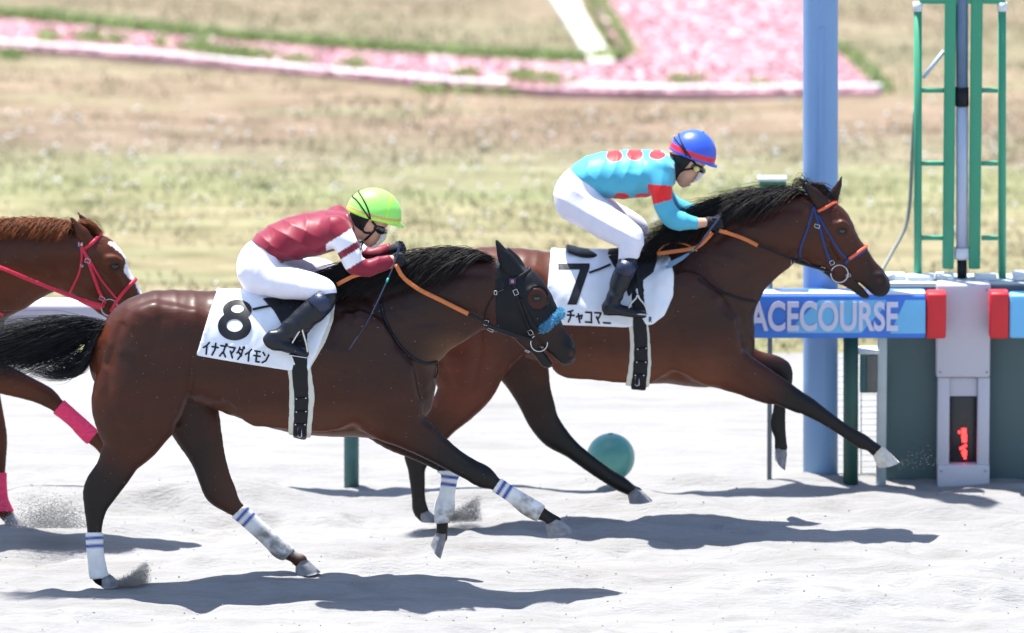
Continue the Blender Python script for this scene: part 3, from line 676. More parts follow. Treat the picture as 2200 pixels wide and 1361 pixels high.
def paint7(c, V, px, py, Y0):
    q = np.clip(1-np.hypot((px-1889)/9, (py-605)/8), 0, 1)[:, None]; c = c*(1-q)+np.array([.07, .014, .012])*q
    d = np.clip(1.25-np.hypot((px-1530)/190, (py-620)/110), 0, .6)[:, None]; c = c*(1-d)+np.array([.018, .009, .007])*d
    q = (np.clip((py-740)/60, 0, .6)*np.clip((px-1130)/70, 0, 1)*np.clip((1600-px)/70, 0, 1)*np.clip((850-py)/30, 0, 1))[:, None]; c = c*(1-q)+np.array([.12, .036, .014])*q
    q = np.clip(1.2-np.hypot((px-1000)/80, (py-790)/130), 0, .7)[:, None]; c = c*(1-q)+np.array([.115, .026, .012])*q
    return c
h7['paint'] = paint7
h7['grooves'] = [([(a+705-(a-600)*.02, b-105-(a-900)*.012) for a, b in g], A_, w_) for g, A_, w_ in G8[:6]]+[([(a+705, b-100) for a, b in g], A_, w_) for g, A_, w_ in G8[8:9]]+[([(1595, 590), (1650, 560), (1700, 540), (1730, 540)], .008, 8), ([(1540, 520), (1600, 480), (1680, 450), (1730, 450)], .006, 9), ([(1640, 838), (1700, 862), (1740, 880)], .005, 6), ([(1250, 620), (1255, 700), (1265, 780)], .003, 7), ([(1300, 700), (1310, 760), (1315, 800)], .003, 7), ([(1745, 560), (1770, 545), (1785, 520)], .004, 4), ([(1835, 552), (1860, 585), (1875, 600)], .003, 3.5), ([(1730, 862), (1722, 876), (1722, 892)], .003, 4)]
H7, F7, BV7, V7 = build_horse(h7)
br = empty('bridle', (0, 0, 0)); br.parent = H7; br.location = P(1750, 500, Y7)-np.array(H7.location)
strap('cheekpiece', BV7, [(1747, 444), (1754, 465), (1762, 492), (1772, 530), (1784, 565)], .020, M_navy, br, Y7, .005)
strap('cheekpiece', BV7, [(1757, 462), (1780, 502), (1800, 536), (1818, 556)], .015, M_navy, br, Y7, .004)
strap('throatlash', BV7, [(1747, 444), (1742, 470), (1730, 505), (1720, 530), (1718, 550), (1722, 562)], .016, M_navy, br, Y7, .004)
strap('browband', BV7, [(1757, 455), (1775, 444), (1793, 438), (1802, 437)], .018, M_coral, br, Y7, .006, wrap=True, th=.006)
strap('noseband', BV7, [(1824, 556), (1840, 545), (1855, 534), (1863, 531)], .018, M_coral, br, Y7, .006, wrap=True, th=.006)
strap('noseband', BV7, [(1815, 567), (1822, 558), (1840, 549), (1858, 538), (1866, 535)], .022, M_navy, br, Y7, .003)
strap('chin_strap', BV7, [(1700, 558), (1725, 567), (1745, 571), (1770, 578), (1785, 590)], .022, M_black, br, Y7, .006)
bit_ring(br, BV7, 1803, 587, 19, Y7)
for a in ((1756, 486, 11, 7, .3), (1787, 564, 9, 9, 1.1), (1768, 577, 8, 11, .3), (1702, 560, 7, 13, 0), (1822, 592, 9, 6, -.3), (1790, 610, 11, 8, 0)): buckle(br, BV7, *a)
strap('breastplate', BV7, [(1500, 600), (1530, 620), (1570, 635), (1600, 645), (1622, 648)], .014, M_black, H7, Y7, .004)
crest7 = [(1480, 520, 0), (1510, 498, 0), (1550, 470, 0), (1590, 447, 0), (1640, 431, 0), (1690, 422, 0), (1728, 418, 0)]
def md7(u):
    L = random.uniform(.5, 1.2); up = random.gauss(4, 7); lay = random.random(); up *= (1-.5*lay)
    return [(-25*L, -8-up*.5, -.02-.03*lay), (-60*L, -6-up+18*lay, -.05-.06*lay), (-95*L, 4-up*1.3+36*lay**1.3, -.08-.06*lay), (-120*L+tri(-8, 8), 16-up*1.5+52*lay**1.3, -.09-.06*lay)]
MC = ((.008, .007, .008), (.03, .024, .024))
hairs('mane', H7, F7, Y7, 4000, lambda u: [a+rg(0, s) for a, s in zip(polyat(crest7, u), (4, 3, .012))], md7, MC)
def fl7(u):
    L = random.uniform(.6, 1.1); k = rg(0, 5)
    return [(10*L, -8-k*.4, 0), (28*L, -4+k*.5, 0), (46*L, 12+k*.5, rg(0, .012)), (60*L, 30+k*.6, rg(0, .014))] if random.random() < .6 else [(-12*L, -16-k, 0), (-26*L, -14-k, 0), (-34*L, -4+k, 0)]
hairs('forelock', H7, F7, Y7, 260, lambda u: (1738+rg(0, 6), 406+rg(0, 3), rg(0, .02)), fl7, MC)
hairs('tail', H7, None, Y7, 900, lambda u: (926+rg(0, 6)-14*abs(u-.3), 600+u*16+rg(0, 3), rg(0, .022)), lambda u: [(-25, 20+20*u, 0), (-60, 70+20*u+rg(0, 5), rg(0, .03)), (-90+rg(0, 8), 130+20*u, rg(0, .04)), (-100+rg(0, 14), 200, rg(0, .05))], MC, M_=10)
# ================================================================== horse 3 (entering at the left)
Y3 = 1.25
dx, dy = -1612, 18
def sh(rows): return [(r[0]+dx, r[1]+dy)+tuple(r[2:]) for r in rows]
h3 = dict(Y=Y3, base=(-300, 1140), coat=(.075, .019, .0065), black=(.055, .018, .010),
 label='chestnut race horse with a white blaze and bright red bridle', eye=(247, 573),
 chains=[(sh(trunk7), .02), ([(-200, 618, 76, .1, 0), (-130, 606, 78, .09, 0), (-80, 600, 84, .085, 0)], .03),
 ([(-120, 680, 120, .21, 0), (-80, 625, 110, .16, 0), (-30, 595, 102, .13, 0), (25, 573, 92, .115, 0), (80, 560, 79, .105, 0), (125, 555, 72, .095, 0), (160, 562, 66, .085, 0)], .035),
 ([(-128, 715, 125, .24, 0), (-90, 755, 96, .2, 0), (-30, 785, 42, .12, 0)], .03),
 ([(165, 566, 64, .08, 0), (180, 573, 66, .082, 0), (212, 555, 50, .095, 0), (236, 590, 45, .078, 0), (268, 634, 36, .062, 0), (298, 672, 30, .056, 0, .4), (312, 690, 27, .056, 0, .5)], .012),
 ([(190, 612, 40, .062, 0), (215, 640, 31, .05, 0), (245, 672, 22, .042, 0), (280, 712, 16, .036, 0, .5)], .008),
 ([(188, 522, 16, .026, -.055), (176, 502, 15, .026, -.06), (163, 484, 9, .02, -.06, .3), (152, 466, 2.5, .006, -.06, .8)], .012),
 ([(196, 496, 14, .026, .05), (180, 474, 9, .02, .06, .6), (166, 455, 2.5, .006, .06, 1)], .012),
 (sh(thighN7), .02), (sh(thighF7), .02),
 ([(-150, 670, 72, .06, -.20), (-112, 722, 84, .08, -.18), (-85, 765, 68, .09, -.165), (-40, 792, 46, .08, -.155), (0, 812, 34, .055, -.145), (40, 827, 29, .05, -.135), (80, 843, 23, .042, -.13), (105, 856, 21, .04, -.13), (125, 873, 16, .03, -.13), (160, 903, 14, .026, -.13), (192, 933, 17, .03, -.13), (212, 952, 14, .028, -.13), (226, 966, 15, .032, -.13)], .02),
 ([(-90, 790, 80, .09, .14), (-50, 840, 48, .07, .13), (-28, 890, 36, .05, .13), (-14, 940, 30, .042, .13), (-8, 985, 22, .036, .13), (-4, 1030, 15, .028, .13), (0, 1075, 15, .028, .13), (6, 1095, 17, .03, .13), (18, 1112, 14, .03, .13)], .018),
 ([(213, 586, 6, .010, -.088), (245, 626, 5, .008, -.066)], .015), ([(213, 586, 6, .010, .088), (245, 626, 5, .008, .066)], .015),
 ([(232, 558, 9, .015, -.090), (247, 556, 9, .015, -.082), (258, 563, 6, .012, -.074)], .012), ([(232, 558, 9, .015, .090), (247, 556, 9, .015, .082), (258, 563, 6, .012, .074)], .012),
 ], subs=[([(297, 692, 6, .012, -.066), (306, 690, 6, .014, -.064)], .008)],
 hoofs=[(M_hoofm, (238, 960), (262, 988), (220, 996), (213, 975), -.13), (M_hoofm, (30, 1104), (52, 1127), (10, 1130), (6, 1114), .13),
        (M_hoofm, (1373+dx, 1048+dy), (1402+dx, 1076+dy), (1350+dx, 1082+dy), (1347+dx, 1064+dy), .13), (M_hoofm, (922+dx, 1098+dy), (944+dx, 1118+dy), (903+dx, 1121+dy), (898+dx, 1106+dy), -.13)])
def paint3(c, V, px, py, Y0):
    line = np.interp(px, [225, 240, 262, 290, 313, 330], [505, 522, 560, 600, 634, 670])
    ax_ = np.abs(V[:, 1]-Y0); q = ((px > 232) & (py > 520) & (ax_ < .032+.012*np.sin(V[:, 2]*40)) & (px+py*.0 > 225)).astype(float)
    top = np.clip((px-np.interp(py, [515, 530, 570, 600, 634, 680], [226, 232, 252, 276, 300, 330]))/4, 0, 1)
    q = (q*top)[:, None]; return c*(1-q)+np.array([.75, .72, .72])*q
h3['paint'] = paint3
H3, F3, BV3, V3 = build_horse(h3)
M_pink = mat('pink_wrap', (.80, .06, .16), .85, .2, var=.15, vscale=40, bump=.8, bscale=30, bdist=.006, stretch=(1, 1, 3))
bandage(H3, F3, Y3, [(112, 890), (138, 858), (212, 926), (186, 958)], -1, lambda px, py, V: np.tile([.8, .06, .16], (len(V), 1)), m=M_pink)
bandage(H3, F3, Y3, [(-40, 1015), (40, 1015), (40, 1100), (-40, 1100)], 1, lambda px, py, V: np.tile([.8, .06, .16], (len(V), 1)), m=M_pink)
br = empty('bridle', (0, 0, 0)); br.parent = H3; br.location = P(190, 560, Y3)-np.array(H3.location)
strap('cheekpiece', BV3, [(170, 518), (178, 535), (190, 560), (200, 590), (214, 628), (226, 652)], .020, M_red, br, Y3, .006)
strap('cheekpiece', BV3, [(182, 540), (200, 572), (218, 600), (235, 622), (252, 642)], .013, M_red, br, Y3, .004)
strap('throatlash', BV3, [(171, 520), (176, 545), (174, 570), (168, 592), (158, 612), (149, 630)], .013, M_red, br, Y3, .004)
strap('browband', BV3, [(182, 534), (196, 524), (208, 513), (217, 506)], .020, M_red, br, Y3, .006, wrap=True)
strap('noseband', BV3, [(238, 670), (250, 648), (268, 624), (286, 606), (292, 602)], .020, M_red, br, Y3, .006, wrap=True)
strap('chin_strap', BV3, [(148, 632), (175, 645), (200, 656), (218, 660)], .026, M_red, br, Y3, .008)
bit_ring(br, BV3, 235, 660, 18, Y3)
for a in ((189, 560, 11, 9, .3), (219, 641, 11, 8, .5), (176, 571, 6, 4, .2)): buckle(br, BV3, *a)
p_, n_ = shoot(BV3, 173, 526, .010); V, FA = box(p_, (.034, .005, .030), .0015); lp = link('number_tag', V, FA, M_navy, br)
tb = bvh_of(V, np.array([f for f in FA if len(f) == 4]))
M_gold = mat('pale_print', (.8, .68, .35), .6, .3, var=.05)
dg = decal('tag_number', lambda X, Y: np.minimum(segs([[(168+x*3.4-Y*0, 522+y*7) if False else (167.5+x*4, 522+y*7) for x, y in l] for l in KANA['1']], .75)(X, Y), segs([[(172.5+x*5.5, 522+y*7) for x, y in l] for l in KANA['4']], .75)(X, Y)), (165, 519, 181, 532), tb, M_gold, br, .5, .001)
def md3(u):
    L = random.uniform(.4, 1); up = random.gauss(1, 4); lay = random.random()
    return [(-15*L, -8-up*.5, -.02-.03*lay), (-38*L, -2-up+12*lay, -.05-.06*lay), (-60*L+tri(-6, 6), 8-up+26*lay, -.08-.05*lay)]
crest3 = [(-170, 530, 0), (-90, 505, 0), (-20, 486, 0), (40, 483, 0), (90, 482, 0), (130, 484, 0), (165, 492, 0)]
hairs('mane', H3, F3, Y3, 3600, lambda u: [a+rg(0, s) for a, s in zip(polyat(crest3, u), (4, 3, .012))], md3, ((.10, .028, .010), (.30, .10, .035)))
hairs('forelock', H3, F3, Y3, 300, lambda u: (176+rg(0, 6), 480+rg(0, 3), rg(0, .02)), lambda u: [(10, -2, 0), (26, 10+rg(0, 3), 0), (38, 22, rg(0, .01))], ((.10, .028, .010), (.30, .10, .035)))
hairs('tail', H3, None, Y3, 500, lambda u: (926+dx+rg(0, 6), 620+u*16+rg(0, 3), rg(0, .022)), lambda u: [(-25, 20+20*u, 0), (-90, 70+20*u+rg(0, 5), rg(0, .03)), (-170+rg(0, 8), 110+20*u, rg(0, .04)), (-220+rg(0, 14), 150, rg(0, .05))], ((.10, .028, .010), (.30, .10, .035)), M_=10)
rein('rein', [shoot(BV3, 224, 656, .02)[0], P(170, 643, Y3-.15), P(60, 600, Y3-.17), P(0, 575, Y3-.18), P(-120, 530, Y3-.12), P(-200, 510, Y3)], .022, M_red, br)
strap('breastplate', BV3, [(-60, 620), (-40, 650), (-10, 670), (6, 676)], .022, M_red, H3, Y3, .005)

# ================================================================== saddles, saddle cloths
def writing(chars, org, du, dv, size, hw):
    """chars string; org first char centre px; du advance per char; size (w,h); returns sdf and bbox"""
    L = []; ang = math.atan2(du[1], du[0])
    for i, ch_ in enumerate(chars):
        cx, cy = org[0]+du[0]*i, org[1]+du[1]*i
        for pl in KANA[ch_]:
            L.append([(cx+(x-.5)*size[0]*math.cos(ang)-(y-.5)*size[1]*dv, cy+(x-.5)*size[0]*math.sin(ang)+(y-.5)*size[1]) for x, y in pl])
    a = np.array([p for l in L for p in l]); return segs(L, hw), (*(a.min(0)-5), *(a.max(0)+5))
def cloth_wrinkle(X, Y, Z, px, py): return .0045*np.sin(X*38+Z*25+2*np.sin(Z*11))*np.sin(Z*17-X*9+Y*8)
def make_tack(Fh, Y0, cl, label, number, num_bb, name, cloth_poly, pad_poly, girth_poly, flap_poly, girthpx, nailpx, sd, group_no):
    V, FA = shell(Fh, cloth_poly, .016, Y0, smooth=2, fn=cloth_wrinkle)
    c = link('saddle_cloth', V, FA, M_white); tag(c, cl, 'saddle cloth')
    cb = bvh_of(V, FA)
    decal('number', number, num_bb, cb, M_ink, c); w_, bb = name; decal('lettering', w_, bb, cb, M_ink, c, .7)
    s = empty('saddle', P(*sd['base'], Y0), label, 'saddle')
    V, FA = shell(Fh, pad_poly, .010, Y0, smooth=2); link('girth_pad', V, FA, M_pad, s)
    V, FA = shell(Fh, girth_poly, .020, Y0, smooth=2); g = link('girth', V, FA, M_black, s); gb = bvh_of(V, FA)
    for x, y in nailpx:
        a, n = shoot(gb, x, y, .003)
        if a is None: continue
        V, FA = tube([a-[0, .002, 0], a-[0, .006, 0]], [.0055, .0035], 10); link('stud', V, FA, M_steel, g)
    for (xa, ya), (xb, yb) in zip(nailpx[::2], nailpx[1::2]):
        strap('billet_loop', gb, [(xa, ya), ((xa+xb)/2, (ya+yb)/2), (xb, yb)], .008, M_black, g, Y0, .004, both=False)
    bx, by = girthpx
    a, n = shoot(gb, bx, by, .007)
    t = [(-.010, .02), (.010, .02), (.010, -.03), (0, -.034), (-.010, -.03)]
    V, FA = tube([a+[i, 0, j] for i, j in t], .003, 6, closed=True); link('girth_buckle', V, FA, M_steel, g)
    V, FA = shell(Fh, flap_poly, .028, Y0, smooth=2); link('saddle_flap', V, FA, M_black, s)
    # seat
    FS = Field(*sd['box'], .006)
    for rows, k in sd['seat']: FS.chain(stn(rows, Y0), k)
    V, FA = surfnet(FS.f, FS.lo, FS.h, 2); link('seat', V, FA, M_black, s)
    # stirrups
    for sg in (-1, 1):
        st = sd['leather']; yo = sd['yo']*sg
        pts = [P(x, y, Y0-abs(q)*.9) for x, y, q in st]; pts = np.array(pts)
        if sg > 0: pts[:, 1] = 2*Y0-pts[:, 1]
        V, FA = ribbon(resample(pts, .03), np.tile([0, -sg*-1.*-1, 0], (len(resample(pts, .03)), 1)), .018, .003); link('stirrup_leather', V, FA, M_black, s)
        T, Lf, Rt, yq = sd['iron']; T, Lf, Rt = [P(x, y, Y0-yq*.9) for x, y in (T, Lf, Rt)]
        arc = [Lf, Lf*.75+T*.25+[-.004, 0, .018], T*.8+Lf*.2, T, T*.8+Rt*.2, Rt*.75+T*.25+[.004, 0, .018], Rt]
        arc = np.array(crom(arc, 4)); tr = np.array([Lf, (Lf+Rt)/2, Rt])
        if sg > 0: arc[:, 1] = 2*Y0-arc[:, 1]; tr[:, 1] = 2*Y0-tr[:, 1]
        V1 = tube(arc, .0055, 8); V2 = ribbon(resample(tr, .02), np.tile([0, 0, 1.], (len(resample(tr, .02)), 1)), .05, .005)
        V, FA = join(V1, V2); link('stirrup', V, FA, M_steel, s)
    return s, c, cb
def n8(X, Y):
    def el(cx, cy, rx, ry): return (np.sqrt(((X-cx)/rx)**2+((Y-cy)/ry)**2)-1)*min(rx, ry)
    o = np.minimum(el(510, 667, 31, 22), el(504, 701, 36, 31)); return np.maximum(o, np.maximum(-el(510, 664, 14, 9), -el(504, 700, 17.5, 13.5)))
def seatspec(a, b, c, Y0, yo): pass
T8, C8, CB8 = make_tack(F8, 0, 'white saddle cloth with a black number 8 and name on the hooded horse', 'black racing saddle under the jockey in maroon', n8, (464, 640, 546, 738),
 writing('イナズマダイモン', (443.6, 748), (18.1, 2.95), .1, (14.5, 26), 1.9),
 [(463, 560), (466, 625), (452, 665), (421, 764), (500, 778), (622, 797), (640, 800), (662, 801), (686, 745), (706, 695), (716, 645), (718, 560)],
 [(606, 700), (621, 820), (619, 960), (666, 960), (677, 850), (668, 790), (700, 735), (716, 690), (722, 640), (700, 600)],
 [(628, 620), (622, 740), (632, 860), (628, 970), (657, 970), (664, 860), (660, 750), (668, 620)],
 [(562, 640), (600, 640), (690, 650), (680, 690), (650, 735), (622, 730), (606, 700), (588, 668)],
 (644, 925), [(637, 857), (657, 855), (637, 885), (657, 884), (635, 912), (655, 912)],
 dict(base=(620, 690), box=(P(470, 760, -.25), P(760, 580, .25)), seat=[([(520, 640, 6, .10, 0), (560, 652, 7, .10, 0), (600, 660, 9, .08, 0), (640, 658, 12, .07, 0), (680, 640, 14, .05, 0), (700, 630, 10, .04, 0)], .01)],
  leather=[(640, 660, .26), (648, 690, .33), (652, 735, .36)], yo=-.36, iron=((648, 700), (622, 762), (660, 768), .37)), 8)
strap('whip_strap', CB8, [(543, 667), (575, 660), (606, 654)], .014, M_black, T8, 0, .008, both=False)
def n7(X, Y): return polysdf(X, Y, [(1199, 567), (1267, 567), (1267, 575), (1239, 655), (1219, 655), (1246, 580), (1199, 579.5)])
wa, ba = writing('チャコマニ', (1226, 679), (19.5, 1.2), 0, (15, 26), 1.9); wb, bb_ = writing('R', (1397, 687), (10, 0), 0, (6, 10), .9)
T7, C7, CB7 = make_tack(F7, Y7, 'white saddle cloth with a black number 7 on the leading bay horse', 'black racing saddle under the jockey in light blue', n7, (1195, 562, 1271, 660),
 (wa, ba),
 [(1186, 460), (1184, 535), (1176, 620), (1186, 698), (1345, 704), (1402, 698), (1428, 678), (1447, 635), (1448, 590), (1440, 555), (1425, 530), (1420, 460)],
 [(1346, 650), (1354, 740), (1350, 790), (1338, 860), (1392, 860), (1400, 780), (1396, 720), (1388, 650)],
 [(1352, 540), (1356, 640), (1362, 740), (1360, 790), (1352, 860), (1386, 860), (1393, 780), (1390, 690), (1384, 620), (1384, 540)],
 [(1306, 550), (1330, 545), (1410, 540), (1412, 560), (1404, 585), (1378, 606), (1350, 640), (1340, 600), (1320, 575)],
 (1369, 815), [(1370, 750), (1388, 748), (1368, 778), (1387, 778), (1365, 806), (1383, 806)],
 dict(base=(1360, 590), box=(P(1190, 680, Y7-.25), P(1470, 480, Y7+.25)), seat=[([(1220, 534, 5, .10, 0), (1250, 543, 7, .11, 0), (1290, 546, 8, .09, 0), (1330, 545, 12, .07, 0), (1370, 533, 14, .05, 0), (1405, 545, 10, .05, 0)], .01)],
  leather=[(1366, 560, .28), (1371, 600, .33), (1376, 640, .36)], yo=-.36, iron=((1370, 634), (1350, 672), (1390, 676), .37)), 7)
strap('whip_strap', CB7, [(1266, 588), (1290, 579), (1312, 570)], .013, M_black, T7, Y7, .008, both=False)

decal('small_letter', wb, bb_, CB7, M_ink, C7, .5)
# ================================================================== jockeys
M_skin = mat('skin', (.60, .33, .23), .5, .35, var=.08, vscale=40)
M_satin = mat('satin', attr=True, rough=.48, spec=.3, var=.05, vscale=10, bump=.8, bscale=5, bdist=.02, stretch=(1, 1.2, 1.5), sheen=.2, ridged=True)
M_breech = mat('breeches_cloth', (.76, .74, .84), .55, .3, var=.04, vscale=15, bump=.6, bscale=5, bdist=.012, ridged=True, stretch=(1.4, 1, 1))
M_glove = mat('glove', (.012, .013, .02), .7, .3, var=.3, vscale=60, bump=.5, bscale=150)
M_helmet = mat('helmet_cover', attr=True, rough=.38, spec=.5, var=.04, bump=.35, bscale=12, bdist=.008)
M_lens = mat('dark_lens', (.01, .01, .012), .08, .9, var=0)
M_clear = mat('clear_visor', (.85, .87, .92), .08, .8, var=0, alpha=.45)
M_hairb = mat('black_hair', (.010, .009, .009), .6, .3, var=.3, vscale=80, bump=.8, bscale=120)
M_yellow = mat('yellow_cap', (.75, .6, .18), .5, .4, var=.05)
M_whipm = mat('whip_shaft', (.02, .03, .07), .4, .5, var=.2)

def mirror(st, Y0, dz=0, dxx=0):
    o = st.copy(); o[:, 1] = 2*Y0-o[:, 1]; o[:, 2] += dz; o[:, 0] += dxx; return o
def shrink(st, d):
    o = st.copy(); o[:, 3] = np.maximum(o[:, 3]-d, .004); return o
def folds(X, Y, Z, px, py, A=.004):
    a = np.abs(np.sin(X*17+Z*26+1.8*np.sin(Z*9+Y*6+X*4))); b = np.abs(np.sin(X*31-Z*12+2.1*np.sin(X*7-Z*5)+Y*7))
    e = .5+.5*np.sin(X*7+Z*6+Y*5); return A*(1.0*(a**.5-.7)*e+.7*(b**.5-.7)*(1-e))
def jockey(j):
    Y0 = j['Y']; root = empty('person', P(*j['base'], Y0), j['label'], 'jockey')
    st = {k: stn(v, Y0) for k, v in j['st'].items()}
    allp = np.vstack(list(st.values())); lo = allp[:, :3].min(0)-.16; hi = allp[:, :3].max(0)+.16
    lo[1] = Y0-.48; hi[1] = Y0+.48; h = .0062
    mz = j.get('far', {})
    def both(Fd, key, d=0, k=.02):
        a = shrink(st[key], d) if d else st[key]; Fd.chain(a, k); dz, dxx = mz.get(key, (0, 0)); Fd.chain(mirror(a, Y0, dz, dxx), k)
    # jersey
    J = Field(lo, hi, h); J.chain(st['torso'], .02); both(J, 'arm', 0, .03)
    V, FA = shell(J, j['jersey_poly'], 0, Y0, smooth=1, fn=lambda X, Y, Z, px, py: folds(X, Y, Z, px, py, .010))
    px, py = proj(V[:, 0], Y0-np.abs(V[:, 1]-Y0), V[:, 2])
    jersey = link('jersey', V, FA, M_satin, root, j['jersey_col'](V, px, py, Y0, st))
    # breeches
    Bf = Field(lo, hi, h); Bf.chain(st['hip'], .03); both(Bf, 'leg', 0, .035)
    V, FA = shell(Bf, j['breech_poly'], 0, Y0, smooth=1, fn=lambda X, Y, Z, px, py: folds(X, Y, Z, px, py, .0055))
    link('breeches', V, FA, M_breech, root)
    # boots
    for sg in (0, 1):
        q = [st['boot'], st['foot']]
        if sg: dz, dxx = mz.get('leg', (0, 0)); q = [mirror(a, Y0, dz, dxx) for a in q]
        A = np.vstack(q); Fb = Field(A[:, :3].min(0)-.09, A[:, :3].max(0)+.09, .0055)
        Fb.chain(q[0], .012); Fb.chain(q[1], .014)
        # flat sole
        X, Y, Z = Fb.grids(tuple(slice(0, n) for n in Fb.n))
        a, b = j['sole']; a = P(*a, Y0-.32); b = P(*b, Y0-.32); d = b-a; dzz, dx2 = mz.get('leg', (0, 0)) if sg else (0, 0)
        zz = a[2]+dzz+(X-a[0]-dx2)*d[2]/d[0]; Fb.f = np.maximum(Fb.f, np.where(Z < a[2]+.10, (zz-Z), -1))
        fo = .003*np.sin(Z*95+X*30)*np.exp(-((Z-(a[2]+.11))/.06)**2)
        V, FA = surfnet(Fb.f+fo, Fb.lo, Fb.h, 1); bt = link('boot', V, FA, M_boot, root)
        t0, t1 = j['cuff']; tp = q[0][0]; p1 = st['boot'][1]
        c0 = P(*t0, Y0-.275); c1 = P(*t1, Y0-.295)
        if sg: dz, dxx = mz.get('leg', (0, 0)); c0 = c0*[1, -1, 1]+[dxx, 2*Y0, dz]; c1 = c1*[1, -1, 1]+[dxx, 2*Y0, dz]
        r = j['cuff_r']; V, FA = tube([c0, (c0+c1)/2, c1], [r, r*.98, r*.93], 24); link('boot_cuff', V, FA, M_navyleather, bt)
        hb = P(*j['sole'][0], Y0-.32); 
    # body: head, neck, trunk and limbs as one surface
    Bd = Field(lo, hi, h)
    Bd.chain(shrink(st['torso'], .014), .02); Bd.chain(shrink(st['hip'], .014), .03)
    both(Bd, 'arm', .010, .03); both(Bd, 'leg', .012, .03)
    lb = shrink(st['boot'], .010); Bd.chain(lb, .02); dz, dxx = mz.get('leg', (0, 0)); Bd.chain(mirror(lb, Y0, dz, dxx), .02)
    both(Bd, 'wrist', 0, .015); Bd.chain(st['neck'], .02); Bd.chain(st['skull'], .02); Bd.chain(st['face'], .02)
    for k in ('nose', 'lips', 'chin', 'brow'): Bd.chain(st[k], .008)
    for k in ('mouth',): Bd.chain(st[k], .004, sub=True)
    ear = st['ear']; Bd.chain(ear, .006); Bd.chain(mirror(ear, Y0), .006)
    V, FA = surfnet(Bd.f, Bd.lo, Bd.h, 1); body = link('body', V, FA, M_skin, root); bb = bvh_of(V, FA)
    # hair at the nape
    V, FA = shell(Bd, j['hair_poly'], .006, Y0, smooth=1); link('hair', V, FA, M_hairb, root)
    # gloves with separate fingers
    for sg in (0, 1):
        H = [stn([j['palm'][0], j['palm'][1]], Y0)]
        for f in j['fingers']: H.append(stn(f, Y0, 3))
        if sg: dz, dxx = mz.get('arm', (0, 0)); H = [mirror(a, Y0, dz, dxx) for a in H]
        A = np.vstack(H); Fg = Field(A[:, :3].min(0)-.05, A[:, :3].max(0)+.05, .0035)
        Fg.chain(H[0], .006)
        for f in H[1:]: Fg.chain(f, .004)
        V, FA = surfnet(Fg.f, Fg.lo, Fg.h, 1); link('glove', V, FA, M_glove, root)
    # helmet
    hc = j['helmet']; c = P(*hc['c'], Y0); a_, b_, w_ = hc['a']/401., hc['b']/401., hc['w']; an = math.radians(hc['ang'])
    Fh = Field(c-.24, c+.24, .005); X, Y, Z = Fh.grids(tuple(slice(0, n) for n in Fh.n)); X = X-c[0]; Y = Y-c[1]; Z = Z-c[2]
    u = X*math.cos(an)-Z*math.sin(an)+0*Y; v = X*math.sin(an)+Z*math.cos(an)+0*Y
    e = (np.sqrt((u/a_)**2+(Y/w_)**2+(v/b_)**2)-1)*min(a_, b_, w_)
    sh_ = np.maximum(e, -v-.012); sh_ = np.maximum(sh_, -(e+.016))
    brim = np.maximum(np.abs(v+.010+.10*np.clip(u-a_*.55, 0, 1))-.004, (np.sqrt(((u-a_*.35)/(a_*.82))**2+(Y/(w_*.86))**2)-1)*.08)
    brim = np.maximum(brim, -(u-a_*.45)); brim = np.maximum(brim, -(np.sqrt((u/a_)**2+(Y/w_)**2)-.93)*.08)
    hh = .25*(sh_+brim-np.sqrt((sh_-brim)**2+1e-6))*2
    fh = np.minimum(np.minimum(sh_, brim), hh)
    if hc.get('button'): fh = np.minimum(fh, np.sqrt((u-hc['button'])**2+Y**2+((v-b_)/.7)**2)-.010)
    V, FA = surfnet(np.pad(fh, 1, constant_values=.1), Fh.lo-.005, .005, 1)
    U = (V[:, 0]-c[0])*math.cos(an)-(V[:, 2]-c[2])*math.sin(an); W = (V[:, 0]-c[0])*math.sin(an)+(V[:, 2]-c[2])*math.cos(an)
    hm = link('helmet', V, FA, M_helmet, root, hc['col'](U, W, V[:, 1]-c[1], len(V))); hbv = bvh_of(V, FA)
    for s_ in hc['straps']: strap('helmet_strap', hbv, s_, .008, M_black, hm, Y0, .003, th=.002, step=3)
    for s_ in j['chin']: strap('chin_strap', bb, s_, .012, M_black, root, Y0, .005, th=.004, step=3)
    # goggles
    g = j['goggles']; Fg = Field(P(*g[0][0][:2], Y0)-.16, P(*g[0][0][:2], Y0)+.16, .004)
    for r in g: Fg.chain(stn(r, Y0), .006); Fg.chain(mirror(stn(r, Y0), Y0), .006)
    V, FA = surfnet(Fg.f, Fg.lo, Fg.h, 1); gg = link('goggles', V, FA, M_lens, root)
    vz = [P(x, y, Y0) for x, y in j['visor']]; VV = []; FF = []
    n = 9
    for i, (p) in enumerate(crom([tuple(q) for q in vz], 3)):
        for k in range(n):
            t = (k/(n-1)-.5)*2; VV.append([p[0]-.035*t*t, Y0+.062*t, p[2]])
    m_ = len(VV)//n
    for i in range(m_-1):
        for k in range(n-1): FF.append([i*n+k, i*n+k+1, (i+1)*n+k+1, (i+1)*n+k])
    VV = np.array(VV); q = len(VV); V2 = np.vstack([VV, VV+[-.002, 0, 0]]); FF = FF+[[a+q for a in f][::-1] for f in FF]
    link('visor', V2, FF, M_clear, root)
    if 'disc' in j:
        a, nn = shoot(bb, *j['disc'], .010); a[1] = min(a[1], Y0-.085)
        for s_ in (1, -1):
            b0 = a.copy(); b0[1] = Y0+(a[1]-Y0)*s_; V, FA = tube([b0-[0, -.006*s_, 0], b0-[0, .006*s_, 0]], [.017, .015], 18); link('goggle_pivot', V, FA, M_yellow, gg)
    return root, bb, st
M_navyleather = mat('navy_leather', (.012, .020, .055), .35, .5, var=.25, vscale=40, bump=.6, bscale=9, bdist=.006, stretch=(10, 10, .5))
